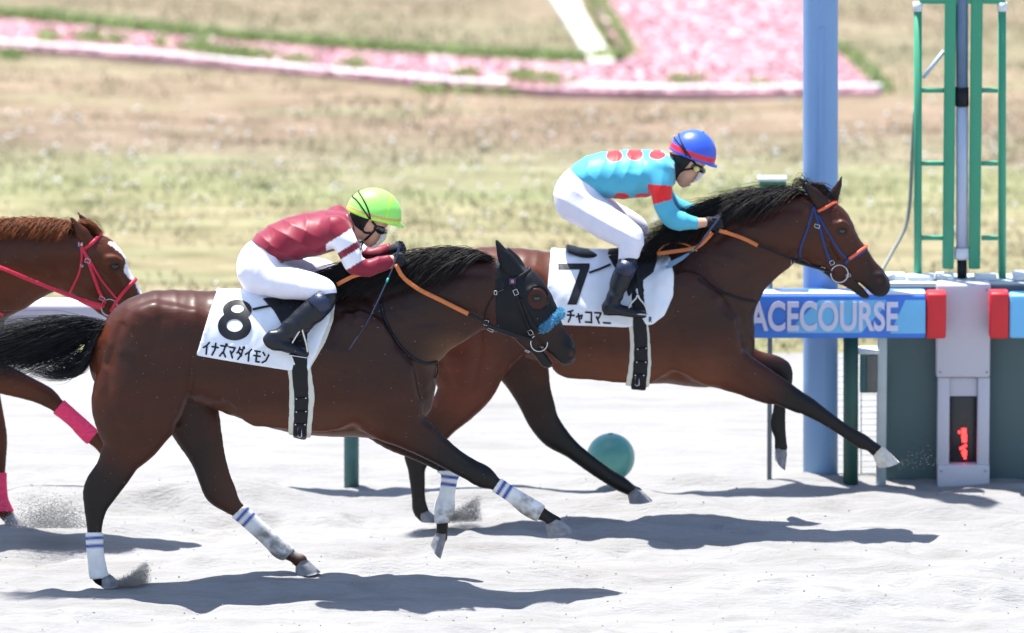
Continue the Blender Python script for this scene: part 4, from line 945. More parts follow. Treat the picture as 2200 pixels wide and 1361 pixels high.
# ---------------------------------------------------------------- jockey in maroon (8)
MAR = np.array([.20, .004, .024]); WHT = np.array([.78, .78, .84])
def col8(V, px, py, Y0, st):
    c = np.tile(MAR, (len(V), 1)); ang = np.array([.426, .905]); t = (px-725)*ang[0]+(py-490)*ang[1]
    s_ = (px-725)*(-ang[1])+(py-490)*ang[0]          # across the sleeve
    arm = np.abs(V[:, 1]-Y0) > .122
    t2 = t-s_*.12
    c[arm & (t2 > 17) & (t2 < 47) & (px > 700)] = WHT; c[arm & (t2 > 62) & (t2 < 88) & (px > 725) & (py < 585)] = WHT
    return c
def hcol8(U, W, Y, n):
    c = np.tile([.30, .80, .14], (n, 1)).astype(float)
    c[(W > .006) & (W < .020)] = (.62, .38, .14)
    c[(np.abs(U-.065-.0*W) < .006) & (W > .02)] = (.42, .85, .06)
    c[W < .006] = (.42, .85, .08); return c
j8 = dict(Y=0.0, base=(620, 640), label='jockey in maroon silks with white sleeve bands and lime green helmet, crouching',
 st=dict(
  torso=[(572, 533, 36, .15, 0), (600, 522, 43, .155, 0), (640, 510, 47, .165, 0), (690, 500, 46, .175, 0), (722, 494, 39, .17, 0), (738, 490, 28, .12, 0)],
  arm=[(722, 492, 30, .065, -.15), (737, 515, 27, .06, -.185), (750, 543, 24, .056, -.20), (762, 567, 23, .052, -.20), (785, 576, 20, .048, -.19), (812, 570, 18, .042, -.18), (834, 562, 15, .036, -.17)],
  wrist=[(828, 564, 11, .026, -.17), (846, 557, 10, .026, -.16)],
  hip=[(578, 536, 36, .145, 0), (558, 565, 48, .165, 0), (560, 580, 50, .165, 0)],
  leg=[(560, 585, 48, .10, -.09), (595, 602, 39, .095, -.14), (640, 611, 34, .085, -.20), (675, 618, 30, .075, -.25), (697, 625, 26, .062, -.28), (703, 640, 20, .05, -.29)],
  boot=[(702, 638, 23, .058, -.29), (688, 655, 27, .058, -.305), (662, 678, 27, .055, -.32), (632, 702, 24, .048, -.34), (606, 723, 20, .042, -.35), (592, 734, 20, .04, -.36)],
  foot=[(584, 730, 19, .038, -.36), (606, 740, 15, .042, -.36), (630, 749, 13, .044, -.36), (655, 760, 9, .038, -.36)],
  neck=[(738, 486, 26, .07, 0), (768, 490, 25, .06, 0)],
  skull=[(793, 464, 37, .08, 0), (806, 464, 34, .078, 0)],
  face=[(795, 480, 32, .072, 0), (796, 500, 24, .062, 0), (794, 514, 16, .045, 0)],
  nose=[(815, 494, 5, .012, 0), (819, 504, 4, .012, 0), (816, 508, 5, .014, 0)],
  lips=[(808, 516, 4, .020, 0), (805, 521, 4, .018, 0)], chin=[(795, 524, 8, .022, 0)], brow=[(818, 486, 6, .04, 0)],
  mouth=[(811, 518.5, 1.4, .02, 0), (805, 518, 1.2, .022, 0)],
  ear=[(792, 480, 5, .010, -.078), (794, 488, 6, .009, -.078), (792, 495, 3, .007, -.074)]),
 palm=[(842, 560, 13, .030, -0.155), (853, 556, 13, .036, -0.150)],
 fingers=[[(852, 547, 4.2, 0, -0.180), (862, 549, 4, 0, -0.185), (866, 556, 3.8, 0, -0.170), (861, 562, 3.6, 0, -0.158)], [(854, 552, 4.2, 0, -0.185), (865, 555, 4, 0, -0.188), (868, 562, 3.8, 0, -0.170), (862, 567, 3.6, 0, -0.160)],
          [(852, 559, 4.2, 0, -0.185), (863, 562, 4, 0, -0.186), (865, 568, 3.8, 0, -0.170), (859, 571, 3.6, 0, -0.160)], [(848, 565, 4, 0, -0.180), (858, 568, 3.7, 0, -0.180), (860, 573, 3.4, 0, -0.168), (854, 574, 3.2, 0, -0.160)],
          [(846, 550, 4.5, 0, -0.140), (856, 545, 4.2, 0, -0.140), (864, 547, 3.8, 0, -0.148)]],
 jersey_poly=[(500, 518), (533, 515), (566, 535), (602, 570), (640, 620), (700, 640), (812, 620), (838, 588), (846, 560), (832, 543), (800, 540), (776, 500), (757, 452), (700, 400), (500, 440)],
 breech_poly=[(480, 505), (538, 512), (575, 528), (602, 566), (650, 560), (740, 590), (740, 636), (688, 634), (640, 665), (560, 690), (480, 660)],
 jersey_col=col8, sole=((570, 752), (655, 772)), cuff=((700, 641), (678, 663)), cuff_r=.063,
 hair_poly=[(748, 455), (795, 470), (786, 484), (778, 498), (762, 486)],
 helmet=dict(c=(803, 461), a=60, b=57, w=.118, ang=15.5, col=hcol8, straps=[[(796, 474), (782, 452), (768, 432), (758, 424)], [(797, 474), (790, 448), (780, 428), (771, 414)]]),
 chin=[[(799, 476), (808, 486), (806, 492), (798, 502), (786, 514), (772, 521)], [(776, 482), (780, 494), (784, 500), (796, 500)]],
 goggles=[[(808, 488, 8, .02, -.066), (817, 494, 10, .02, -.050), (822, 496, 8, .03, -.025), (825, 497, 7, .03, -.005)]],
 visor=[(833, 500), (828, 515), (818, 524), (806, 533)])
PJ8, BB8, ST8 = jockey(j8)
# ---------------------------------------------------------------- jockey in light blue (7)
LB = np.array([.07, .40, .56]); RD = np.array([.74, .012, .015])
def col7(V, px, py, Y0, st):
    c = np.tile(LB, (len(V), 1)); arm = (np.abs(V[:, 1]-Y0) > .118)
    c[arm & (py > 396+(px-1400)*.1) & (py < 440-(px-1404)*.28) & (px > 1392)] = RD
    tor = np.abs(V[:, 1]-Y0) < .5
    for x, y, rx, ry in ((1320, 335, 17, 13), (1364, 332, 17, 13), (1412, 333, 17, 10), (1335, 424, 17, 9), (1381, 423, 18, 7), (1290, 372, 0.1, .1)):
        c[(np.hypot((px-x)/rx, (py-y)/ry) < 1)] = RD
    return c
def hcol7(U, W, Y, n):
    c = np.tile([.035, .10, .62], (n, 1)).astype(float); c[(W > .002) & (W < .030)] = (.72, .015, .04); return c
j7 = dict(Y=Y7, base=(1330, 540), label='jockey in light blue silks with red spots and blue helmet, crouching',
 st=dict(
  torso=[(1258, 380, 37, .15, 0), (1285, 376, 46, .155, 0), (1325, 376, 52, .165, 0), (1375, 373, 51, .175, 0), (1410, 370, 45, .17, 0), (1432, 362, 30, .12, 0)],
  arm=[(1416, 372, 32, .065, -.15), (1420, 398, 26, .06, -.185), (1423, 425, 22, .056, -.20), (1432, 452, 22, .052, -.21), (1448, 471, 23, .050, -.21), (1472, 477, 18, .044, -.21), (1500, 480, 13, .036, -.20)],
  wrist=[(1496, 480, 11, .026, -.20), (1518, 478, 10, .026, -.19)],
  hip=[(1262, 382, 37, .145, 0), (1238, 412, 46, .165, 0), (1240, 430, 47, .165, 0)],
  leg=[(1240, 434, 46, .10, -.08), (1270, 455, 42, .10, -.13), (1305, 480, 38, .09, -.19), (1335, 498, 34, .08, -.24), (1354, 512, 30, .068, -.27), (1354, 530, 26, .058, -.285), (1348, 556, 20, .05, -.295)],
  boot=[(1350, 560, 20, .055, -.295), (1343, 580, 21, .055, -.31), (1332, 605, 21, .05, -.325), (1324, 630, 17, .044, -.34), (1316, 648, 17, .04, -.355)],
  foot=[(1309, 662, 17, .038, -.36), (1330, 666, 13, .042, -.36), (1355, 671, 11, .044, -.36), (1382, 676, 8, .036, -.36)],
  neck=[(1428, 356, 26, .07, 0), (1452, 358, 25, .06, 0)],
  skull=[(1479, 334, 35, .078, 0), (1490, 334, 33, .076, 0)],
  face=[(1478, 350, 32, .072, 0), (1476, 370, 25, .062, 0), (1470, 385, 17, .045, 0)],
  nose=[(1500, 366, 5, .012, 0), (1499, 380, 4, .012, 0), (1494, 385, 5, .014, 0)],
  lips=[(1484, 391, 4, .020, 0), (1480, 397, 4, .018, 0)], chin=[(1468, 396, 8, .022, 0)], brow=[(1500, 358, 6, .04, 0)],
  mouth=[(1488, 394.5, 2, .02, 0), (1480, 394, 1.6, .022, 0)],
  ear=[(1468, 340, 6, .010, -.078), (1467, 348, 6, .009, -.078), (1462, 354, 3, .007, -.074)]),
 palm=[(1522, 478, 13, .030, -0.185), (1536, 480, 14, .036, -0.175)],
 fingers=[[(1534, 470, 4.2, 0, -0.205), (1546, 472, 4, 0, -0.210), (1550, 480, 3.8, 0, -0.195), (1545, 487, 3.6, 0, -0.183)], [(1536, 477, 4.2, 0, -0.210), (1548, 480, 4, 0, -0.213), (1551, 488, 3.8, 0, -0.195), (1545, 493, 3.6, 0, -0.185)],
          [(1534, 485, 4.2, 0, -0.210), (1545, 488, 4, 0, -0.211), (1547, 495, 3.8, 0, -0.195), (1541, 498, 3.6, 0, -0.185)], [(1530, 491, 4, 0, -0.205), (1540, 495, 3.7, 0, -0.205), (1541, 500, 3.4, 0, -0.193), (1535, 502, 3.2, 0, -0.185)],
          [(1526, 470, 4.5, 0, -0.165), (1538, 465, 4.2, 0, -0.165), (1547, 467, 3.8, 0, -0.173)]],
 jersey_poly=[(1190, 350), (1222, 366), (1262, 398), (1316, 438), (1380, 450), (1400, 520), (1480, 520), (1500, 500), (1500, 456), (1470, 440), (1452, 400), (1449, 335), (1400, 290), (1200, 290)],
 breech_poly=[(1160, 350), (1224, 362), (1265, 385), (1318, 430), (1440, 450), (1430, 560), (1372, 580), (1328, 560), (1220, 540), (1150, 470)],
 jersey_col=col7, sole=((1294, 680), (1392, 685)), cuff=((1350, 564), (1340, 592)), cuff_r=.056,
 hair_poly=[(1438, 330), (1490, 340), (1478, 356), (1462, 372), (1450, 384), (1444, 360)],
 helmet=dict(c=(1487, 332), a=53, b=55, w=.112, ang=20, col=hcol7, button=.012, straps=[[(1476, 336), (1466, 318), (1454, 303), (1447, 297)], [(1484, 340), (1470, 318), (1462, 300), (1458, 287)]]),
 chin=[[(1484, 344), (1494, 352), (1486, 362), (1466, 366), (1454, 378), (1447, 392)], [(1450, 340), (1452, 356), (1458, 366)]],
 goggles=[[(1492, 358, 9, .02, -.070), (1501, 363, 9, .02, -.052), (1507, 366, 7, .03, -.025), (1509, 368, 7, .03, -.005)]],
 visor=[(1516, 364), (1510, 378), (1498, 390)], disc=(1495, 361), far=dict(leg=(-.045, .03)))
PJ7, BB7, ST7 = jockey(j7)
# ---------------------------------------------------------------- reins and whips
def rubber(name, pts, wd, m, parent): return rein(name, pts, wd, m, parent, th=.004)
b8 = [o for o in H8.children if o.name.startswith('bridle')][0]; b7 = [o for o in H7.children if o.name.startswith('bridle')][0]
for sg in (-1, 1):
    f = lambda x, y, q, Y0: P(x, y, Y0-q)*[1, 1 if sg < 0 else -1, 1]+[0, 0 if sg < 0 else 2*Y0, 0]
    rubber('rein_grip', [f(850, 568, .17, 0), f(866, 596, .165, 0), f(900, 622, .17, 0), f(940, 642, .155, 0), f(1006, 675, .13, 0)], .024, M_orange, b8)
    rein('rein', [f(1004, 674, .13, 0), f(1030, 686, .12, 0), f(1046, 696, .11, 0), f(1100, 716, .09, 0), f(1148, 732, .075, 0)], .016, M_black, b8)
    rubber('rein_grip', [f(1545, 496, .20, Y7), f(1570, 503, .15, Y7), f(1600, 514, .15, Y7), f(1628, 528, .145, Y7)], .022, M_orange, b7)
    rein('rein', [f(1626, 527, .145, Y7), f(1665, 542, .13, Y7), f(1702, 558, .10, Y7), f(1750, 574, .095, Y7), f(1794, 588, .08, Y7)], .012, M_black, b7)
rubber('rein_grip', [P(724, 612, -.19), P(742, 602, -.2), P(764, 592, -.2), P(800, 585, -.16), P(848, 570, -.17)], .022, M_orange, b8)
rubber('rein_grip', [P(1412, 546, Y7-.17), P(1445, 541, Y7-.19), P(1480, 536, Y7-.19), P(1500, 530, Y7-.18), P(1520, 512, Y7-.2), P(1530, 500, Y7-.2)], .022, M_orange, b7)
rubber('rein_grip', [P(1412, 546, Y7-.16), P(1425, 528, Y7-.14), P(1450, 522, Y7-.12), P(1475, 526, Y7-.15), P(1498, 540, Y7-.19)], .010, M_orange, b7)
def whip(pts, r, label, knob, band, flap=None):
    p = np.array(crom(pts, 6)); V, FA = tube(p, np.interp(np.linspace(0, 1, len(p)), [0, .2, .25, 1], r), 10)
    root = empty('whip', p[len(p)//2], label, 'whip'); link('shaft', V, FA, M_whipm, root)
    V, FA = tube([p[0]+(p[0]-p[2])*.25, p[0], p[1]], [.011, .013, .007], 12); link('knob', V, FA, M_black, root)
    i = int(len(p)*band); V, FA = tube([p[i], p[i+1]], .0062, 10); link('ring', V, FA, mat('teal_band', (.02, .35, .28), .5, .4), root)
    if flap: V, FA = ribbon([P(*q) for q in flap], [[0, -1, .2]]*len(flap), [.012, .024, .030, .026], .004); link('flap', V, FA, mat('blue_grey_leather', (.10, .19, .30), .4, .5), root)
whip([P(861, 520, -.17), P(855, 542, -.18), P(844, 575, -.195), P(822, 625, -.23), P(790, 690, -.27), P(750, 752, -.33)], [.0065, .007, .0045, .003], 'thin dark whip with teal ring held in the gloved hand of the maroon jockey', 0, .5)
whip([P(1549, 462, Y7-.19), P(1540, 476, Y7-.2), P(1520, 502, Y7-.21), P(1498, 530, Y7-.22), P(1476, 548, Y7-.25)], [.006, .007, .006, .005], 'dark padded whip with blue-grey flap held by the light blue jockey', 0, .8,
     [(1480, 545, Y7-.25), (1465, 555, Y7-.26), (1445, 566, Y7-.27), (1430, 574, Y7-.28)])
# ================================================================== the setting
EDGE = 6.05
def sand_h(X, Y):
    z = .085*vnoise(1, X, Y, .8, .36)+.05*vnoise(2, X, Y, .34, .17)+.022*vnoise(3, X+5, Y, .14, .09)+.005*vnoise(4, X, Y+3, .05, .045)
    amp = np.clip(1-(Y-2.6)/1.2, .45, 1); z = z*amp
    rd = np.exp(-((Y-1.98-.25*vnoise(9, X, Y*0, 1.1, 1))/.20)**2)*(.045+.11*vnoise(8, X, Y*0, .8, 1)); z = z+rd
    r = np.random.default_rng(5)
    for _ in range(130):                       # hoof prints
        cx, cy, a, dp = r.uniform(-3.2, 3.2), r.uniform(-2.2, 1.9), r.uniform(.05, .10), r.uniform(.015, .045)
        e = np.exp(-(((X-cx)/(a*1.25))**2+((Y-cy)/a)**2)); e2 = np.exp(-(((X-cx-a*1.3)/(a*.9))**2+((Y-cy)/a)**2)); z = z-dp*e+dp*.6*e2
    z = z-.012
    z = np.where(Y > EDGE-.4, z*np.clip((EDGE-Y)/.4, 0, 1), z)
    return z
def sheet(name, xs, ys, hf, m):
    X, Y = np.meshgrid(xs, ys, indexing='ij'); Z = hf(X, Y); V = np.stack([X, Y, Z], -1).reshape(-1, 3); n, k = X.shape
    i = np.arange(n-1)[:, None]*k+np.arange(k-1)[None, :]; FA = np.stack([i, i+k, i+k+1, i+1], -1).reshape(-1, 4)
    o = link(name, V, FA, m); return tag(o, kind='structure')
def grad(a, b, n, p=3): return a+(b-a)*np.linspace(0, 1, n)**p
M_sand = mat('track_sand', (.29, .283, .278), .95, .15, var=.07, vscale=2.2, bump=.9, bscale=45, bdist=.02, stretch=(.4, 1, 1))
n = M_sand.node_tree.nodes; l = M_sand.node_tree.links
tc = n.new('ShaderNodeTexCoord'); mp = n.new('ShaderNodeMapping'); mp.inputs['Scale'].default_value = (.9, 6, 4); l.new(tc.outputs['Object'], mp.inputs[0])
nz = n.new('ShaderNodeTexNoise'); nz.inputs['Scale'].default_value = 1.6; nz.inputs['Detail'].default_value = 8; nz.inputs['Roughness'].default_value = .7; l.new(mp.outputs[0], nz.inputs[0])
cr = n.new('ShaderNodeValToRGB'); cr.color_ramp.elements[0].position = .36; cr.color_ramp.elements[0].color = (.235, .23, .222, 1); cr.color_ramp.elements[1].position = .56; cr.color_ramp.elements[1].color = (.275, .274, .277, 1)
l.new(nz.outputs[0], cr.inputs[0]); vm = [x for x in n if x.type == 'VECT_MATH'][0]; l.new(cr.outputs[0], vm.inputs[0])
xs = np.unique(np.concatenate([-grad(3.4, 300, 14)[::-1], np.arange(-3.4, 3.4, .026), grad(3.4, 300, 14)])); 
ys = np.concatenate([-grad(3.2, 120, 12)[::-1], np.arange(-3.17, 2.9, .024), np.arange(2.9, EDGE, .08), [EDGE]])
sheet('sand_track', xs, ys, sand_h, M_sand)
# infield grass
M_gr = bpy.data.materials.new('infield_turf'); M_gr.use_nodes = True; n = M_gr.node_tree.nodes; l = M_gr.node_tree.links; b = n['Principled BSDF']; b.inputs['Roughness'].default_value = .95; b.inputs['Specular IOR Level'].default_value = .1
ge = n.new('ShaderNodeNewGeometry'); sp = n.new('ShaderNodeSeparateXYZ'); l.new(ge.outputs['Position'], sp.inputs[0])
mp = n.new('ShaderNodeMapping'); mp.inputs['Scale'].default_value = (.22, .85, 1); l.new(ge.outputs['Position'], mp.inputs[0])
def noise(sc, det=4, ro=.6, src=None):
    z = n.new('ShaderNodeTexNoise'); z.inputs['Scale'].default_value = sc; z.inputs['Detail'].default_value = det; z.inputs['Roughness'].default_value = ro; l.new((src or mp).outputs[0], z.inputs[0]); return z
n1 = noise(1.1, 6); ma = n.new('ShaderNodeMath'); ma.operation = 'MULTIPLY_ADD'; l.new(n1.outputs[0], ma.inputs[0]); ma.inputs[1].default_value = 4.6; l.new(sp.outputs[1], ma.inputs[2])
mr = n.new('ShaderNodeMapRange'); mr.inputs[1].default_value = 8.3; mr.inputs[2].default_value = 22.3; l.new(ma.outputs[0], mr.inputs[0])
cr = n.new('ShaderNodeValToRGB'); E = cr.color_ramp.elements
stops = [(0, (.215, .210, .115)), (.12, (.265, .235, .150)), (.30, (.275, .245, .155)), (.38, (.235, .245, .135)), (.44, (.26, .235, .165)), (.52, (.235, .180, .140)), (.60, (.27, .205, .155)), (.68, (.29, .235, .170)), (.76, (.24, .22, .15)), (.86, (.26, .21, .155)), (1, (.23, .19, .145))]
E[0].position = 0; E[0].color = (*stops[0][1], 1); E[1].position = 1; E[1].color = (*stops[-1][1], 1)
for p, c in stops[1:-1]: e = E.new(p); e.color = (*c, 1)
l.new(mr.outputs[0], cr.inputs[0])
n2 = noise(6, 9, .8); r2 = n.new('ShaderNodeValToRGB'); r2.color_ramp.elements[0].position = .36; r2.color_ramp.elements[0].color = (.42, .43, .34, 1); r2.color_ramp.elements[1].position = .66; r2.color_ramp.elements[1].color = (1.22, 1.2, 1.2, 1); l.new(n2.outputs[0], r2.inputs[0])
mx = n.new('ShaderNodeMix'); mx.data_type = 'RGBA'; mx.blend_type = 'MULTIPLY'; mx.inputs[0].default_value = 1; l.new(cr.outputs[0], mx.inputs[6]); l.new(r2.outputs[0], mx.inputs[7])
n3 = noise(2.6, 5); r3 = n.new('ShaderNodeMapRange'); r3.inputs[1].default_value = .54; r3.inputs[2].default_value = .66; l.new(n3.outputs[0], r3.inputs[0])
mx2 = n.new('ShaderNodeMix'); mx2.data_type = 'RGBA'; l.new(r3.outputs[0], mx2.inputs[0]); l.new(mx.outputs[2], mx2.inputs[6]); mx2.inputs[7].default_value = (.19, .22, .115, 1)
mm = n.new('ShaderNodeMath'); mm.operation = 'MULTIPLY'; mm.inputs[1].default_value = .5; l.new(r3.outputs[0], mm.inputs[0]); l.new(mm.outputs[0], mx2.inputs[0])
l.new(mx2.outputs[2], b.inputs['Base Color'])
bp = n.new('ShaderNodeBump'); bp.inputs['Strength'].default_value = .8; bp.inputs['Distance'].default_value = .03; n4 = noise(30, 6); l.new(n4.outputs[0], bp.inputs['Height']); l.new(bp.outputs[0], b.inputs['Normal'])
xs = np.unique(np.concatenate([-grad(8, 600, 14)[::-1], np.arange(-8, 8, .25), grad(8, 600, 14)])); ys = np.concatenate([np.arange(EDGE, 22, .2), grad(22, 900, 20)])
def grass_h(X, Y): return .04*vnoise(11, X, Y, 1.3, 1.1)*np.clip((Y-EDGE)/.3, 0, 1)
sheet('infield_ground', xs, ys, grass_h, M_gr)
# pink flower bed, white edging, lime line
def gpoly(name, px, z, m, th=.0, label=None):
    V = [G(x, y, z) for x, y in px]; V = np.array(V); N = len(V); V2 = V-[0, 0, .08+th]
    FA = [list(range(N))[::-1]]+[[i, (i+1) % N, (i+1) % N+N, i+N] for i in range(N)]
    return link(name, np.vstack([V, V2]), FA, m, smooth=False)
bedp = [(-160, 30), (60, 46), (250, 66), (500, 90), (760, 110), (1000, 126), (1255, 138), (1352, 133), (1318, 80), (1290, 30), (1270, -60), (1690, -60), (1735, 10), (1800, 112), (1890, 196), (1500, 199), (1220, 195), (1100, 188), (1000, 183), (850, 170), (700, 158), (560, 145), (400, 128), (200, 112), (60, 103), (-160, 90)]
M_pb = mat('pink_petals', (.52, .31, .34), .9, .15, var=.22, vscale=5, bump=.4, bscale=50, bdist=.03, stretch=(.5, 1, 1))
o = gpoly('flower_bed', bedp, .045, M_pb); tag(o, kind='structure')
M_kerb = mat('white_kerb', (.60, .60, .60), .8, .2, var=.15, vscale=5)
def edging(px, wd, label, zh=.060):
    c = [G(x, y, .0) for x, y in resample(np.array(px, float), 30)]; V = []; FA = []
    for p in c:
        for dy_, z in ((0, -.05), (0, zh), (wd, zh), (wd, -.05)): V.append(p+[0, dy_, z])
    for i in range(len(c)-1):
        for k in range(3): FA.append([i*4+k, i*4+k+4, i*4+k+5, i*4+k+1])
    FA += [[0, 1, 2, 3], [(len(c)-1)*4+k for k in (3, 2, 1, 0)]]
    o = link('edging_board', np.array(V), FA, M_kerb, smooth=False); tag(o, label, 'edging')
edging([(-160, 93), (60, 112), (200, 121), (400, 138), (560, 154), (700, 167), (850, 180), (1000, 192), (1090, 196)], .08, 'long white board edging below the narrow pink flower strip')
edging([(1220, 201), (1350, 205), (1500, 206), (1700, 205), (1895, 203)], .08, 'short white board edging below the wide pink flower bed')
M_lime = mat('lime_chalk', (.48, .47, .42), .95, .1, var=.12, vscale=9)
o = gpoly('chalk_path', [(1150, -60), (1215, -60), (1262, 40), (1322, 134), (1268, 134), (1218, 50)], .052, M_lime); tag(o, kind='structure')
# petals, blades, weeds, clover
def inpoly(x, y, poly): return polysdf(np.array(x, float), np.array(y, float), poly) < 0
def scatter_leafs(name, pts, col, hmin, hmax, wd, lean, m, kind='stuff'):
    N = len(pts); a = RNG.uniform(0, 2*math.pi, N); h = RNG.uniform(hmin, hmax, N); L = RNG.normal(size=(N, 2))*lean*h[:, None]
    s = np.stack([np.cos(a), np.sin(a), 0*a], 1)*wd*RNG.uniform(.6, 1.3, N)[:, None]
    t = pts+np.stack([L[:, 0], L[:, 1], h], 1); mid = pts+np.stack([L[:, 0]*.3, L[:, 1]*.3, h*.55], 1)
    V = np.stack([pts-s/2, pts+s/2, mid+s*.4, t, mid-s*.4], 1).reshape(-1, 3)
    i = np.arange(N)[:, None]*5; FA = np.hstack([i, i+1, i+2, i+4]); FB = np.hstack([i+4, i+2, i+3])
    o = link(name, V, np.vstack([FA, np.hstack([FB, FB[:, -1:]])])[:N], m, col=np.repeat(col, 5, 0), smooth=False)
    if kind: o['kind'] = kind
    return o
M_leaf = mat('grass_blades', attr=True, rough=.7, spec=.2, var=0)
def mixc(cols, N, dark=.75):
    c = np.array(cols)[RNG.integers(0, len(cols), N)]; return c*RNG.uniform(dark, 1.15, (N, 1))
N = 60000; pts = np.stack([RNG.uniform(-5.2, 5.2, N), RNG.uniform(6.0, 19.5, N), np.zeros(N)], 1)
px, py = proj(pts[:, 0], pts[:, 1], pts[:, 2]); keep = ~inpoly(px, py, bedp) & ~inpoly(px, py, [(1150, -60), (1215, -60), (1262, 40), (1322, 134), (1268, 134), (1218, 50)])
cl = vnoise(21, pts[:, 0], pts[:, 1], .9, .5)+.5*vnoise(22, pts[:, 0], pts[:, 1], .3, .2); keep &= (cl+RNG.normal(size=N)*.2 > .0)
pts = pts[keep]; cl = cl[keep]; pts[:, 2] = grass_h(pts[:, 0], pts[:, 1])
gr_ = (np.exp(-((pts[:, 1]-11.2)/.9)**2)*1.2+cl+RNG.normal(size=len(pts))*.3 > .55)[:, None]
col = np.where(gr_, mixc([(.20, .235, .12), (.23, .25, .14)], len(pts)), mixc([(.30, .26, .17), (.27, .22, .15), (.32, .29, .20), (.25, .23, .14)], len(pts)))
scatter_leafs('grass', pts, col, .02, .06, .012, .7, M_leaf)
# green weeds along the bed
W = []
def weed_line(line, n, spread, h):
    L = np.array(line, float)
    for _ in range(n):
        x, y = polyat([(a, b_, 0) for a, b_ in line], random.random())[:2]; W.append((*G(x+rg(0, 10), y+rg(0, spread), 0)[:2], h*random.uniform(.5, 1.2)))
weed_line([(-100, 30), (250, 58), (500, 84), (760, 104), (1000, 119), (1255, 131)], 5200, 3.5, .06)
weed_line([(1262, 134), (1352, 131), (1318, 80), (1290, 30), (1275, -30)], 1500, 3, .07)
weed_line([(1810, 112), (1860, 160), (1905, 198)], 700, 5, .08)
weed_line([(900, 196), (1100, 200), (1250, 196)], 350, 3, .06)
for x, y, s_, n_, h_ in ((95, 40, 14, 380, .16), (195, 100, 14, 200, .12), (105, 100, 12, 130, .10), (420, 120, 16, 220, .10), (470, 132, 30, 420, .10), (530, 138, 26, 420, .11), (25, 125, 14, 160, .10), (250, 105, 10, 80, .08), (345, 112, 8, 60, .08), (640, 150, 18, 90, .09), (760, 158, 16, 110, .08), (1120, 185, 14, 160, .10), (1175, 188, 16, 100, .08), (1000, 178, 14, 100, .08), (1470, 192, 20, 90, .06), (1640, 200, 25, 80, .06)):
    for _ in range(int(n_*1.2)): W.append((*G(x+rg(0, s_), y+rg(0, 4), 0)[:2], h_*random.uniform(.5, 1.2)))
W = np.array(W); wx, wy = proj(W[:, 0], W[:, 1], 0*W[:, 0]); pts = np.c_[W[:, :2], np.where(inpoly(wx, wy, bedp), .045, 0)]
scatter_leafs('weeds', pts, mixc([(.38, .50, .19), (.46, .56, .25), (.40, .46, .22)], len(W)), .05, .13, .016, .5, M_leaf)
# petals
N = 26000; x = RNG.uniform(-160, 1900, N); y = RNG.uniform(-60, 200, N); k = inpoly(x, y, bedp); pts = np.array([G(a, b_, .045) for a, b_ in zip(x[k], y[k])])
scatter_leafs('petals', pts, mixc([(.62, .36, .40), (.62, .44, .47), (.56, .28, .33), (.64, .52, .54)], len(pts), .85), .006, .035, .045, 1.3, M_leaf)
# clover heads
N = 620; pts = np.stack([RNG.uniform(-4.5, 4.5, N), RNG.normal(12.0, 1.7, N), np.zeros(N)], 1); pts = pts[(pts[:, 1] > 6.4) & (pts[:, 1] < 14.4)]
VV, FF = [], []; k = 0
for p in pts:
    r = random.uniform(.006, .016); q = p+[0, 0, .05]
    for s_ in range(6): VV.append(q+r*np.array([math.cos(s_*1.047), math.sin(s_*1.047), random.uniform(-.2, .2)])*[1.6, 1, 1])
    VV.append(q+[0, 0, r*1.1]); VV.append(q-[0, 0, r*.8])
    for s_ in range(6): FF.append([k+s_, k+(s_+1) % 6, k+6]); FF.append([k+(s_+1) % 6, k+s_, k+7])
    k += 8
o = link('clover_flowers', np.array(VV), FF, mat('clover_white', (.62, .61, .56), .9, .1, var=.1)); o['kind'] = 'stuff'
# ================================================================== rail, finish post, booth, tower, poles
M_lav = mat('lavender_white_paint', (.62, .60, .68), .45, .4, var=.04, vscale=3)
M_royal = mat('royal_blue_vinyl', (.045, .18, .64), .5, .4, var=.05); M_skyb = mat('sky_blue_vinyl', (.16, .48, .80), .5, .4, var=.06)
M_letter = mat('lavender_vinyl', (.60, .60, .78), .5, .4, var=.04); M_redp = mat('red_paint', (.62, .02, .03), .45, .4, var=.06)
M_dgreen = mat('dark_green_paint', (.022, .075, .062), .5, .4, var=.15, vscale=6); M_teal = mat('teal_paint', (.055, .15, .15), .55, .4, var=.2)
YR = 2.30
def rboxpx(x0, x1, y0, y1, Yf, depth, bev): return boxpx(x0, x1, y0, y1, Yf, depth, bev)
rail = empty('running_rail', P(1100, 1035, 2.5)*[1, 1, 0], 'long track rail with white beam and blue lettered banner beside the sand', 'rail')
V, FA = rboxpx(-900, 700, 651, 722, YR, .17, .03); link('beam', V, FA, M_lav, rail)
V, FA = rboxpx(700, 1989, 634, 728, YR, .20, .014); bn = link('banner', V, FA, M_royal, rail)
V, FA = rboxpx(1990, 2033, 631, 729, YR, .122, .014); link('end_band', V, FA, M_redp, rail)
def quadpx(px, Yf): 
    V = np.array([P(x, y, Yf) for x, y in px]); return V, [list(range(len(px)))[::-1]]
for q in ([(1690, 716), (1760, 645), (1905, 645), (1900, 660), (1850, 716)], [(1912, 726), (1945, 645), (1988, 645), (1988, 717), (1912, 717)], [(1180, 717), (1260, 645), (1420, 645), (1350, 717)], [(800, 717), (880, 645), (1040, 645), (960, 717)]):
    q = [(x, min(max(y, 645), 717)) for x, y in q]; V, FA = quadpx(q, YR-.002); link('banner_panel', V, FA, M_skyb, bn, smooth=False)
V, FA = rboxpx(700, 1988, 630.5, 634, YR+.01, .10, .002); link('lit_top', V, FA, M_lav, bn)  # pale strip paints the sunlit rounded top of the banner
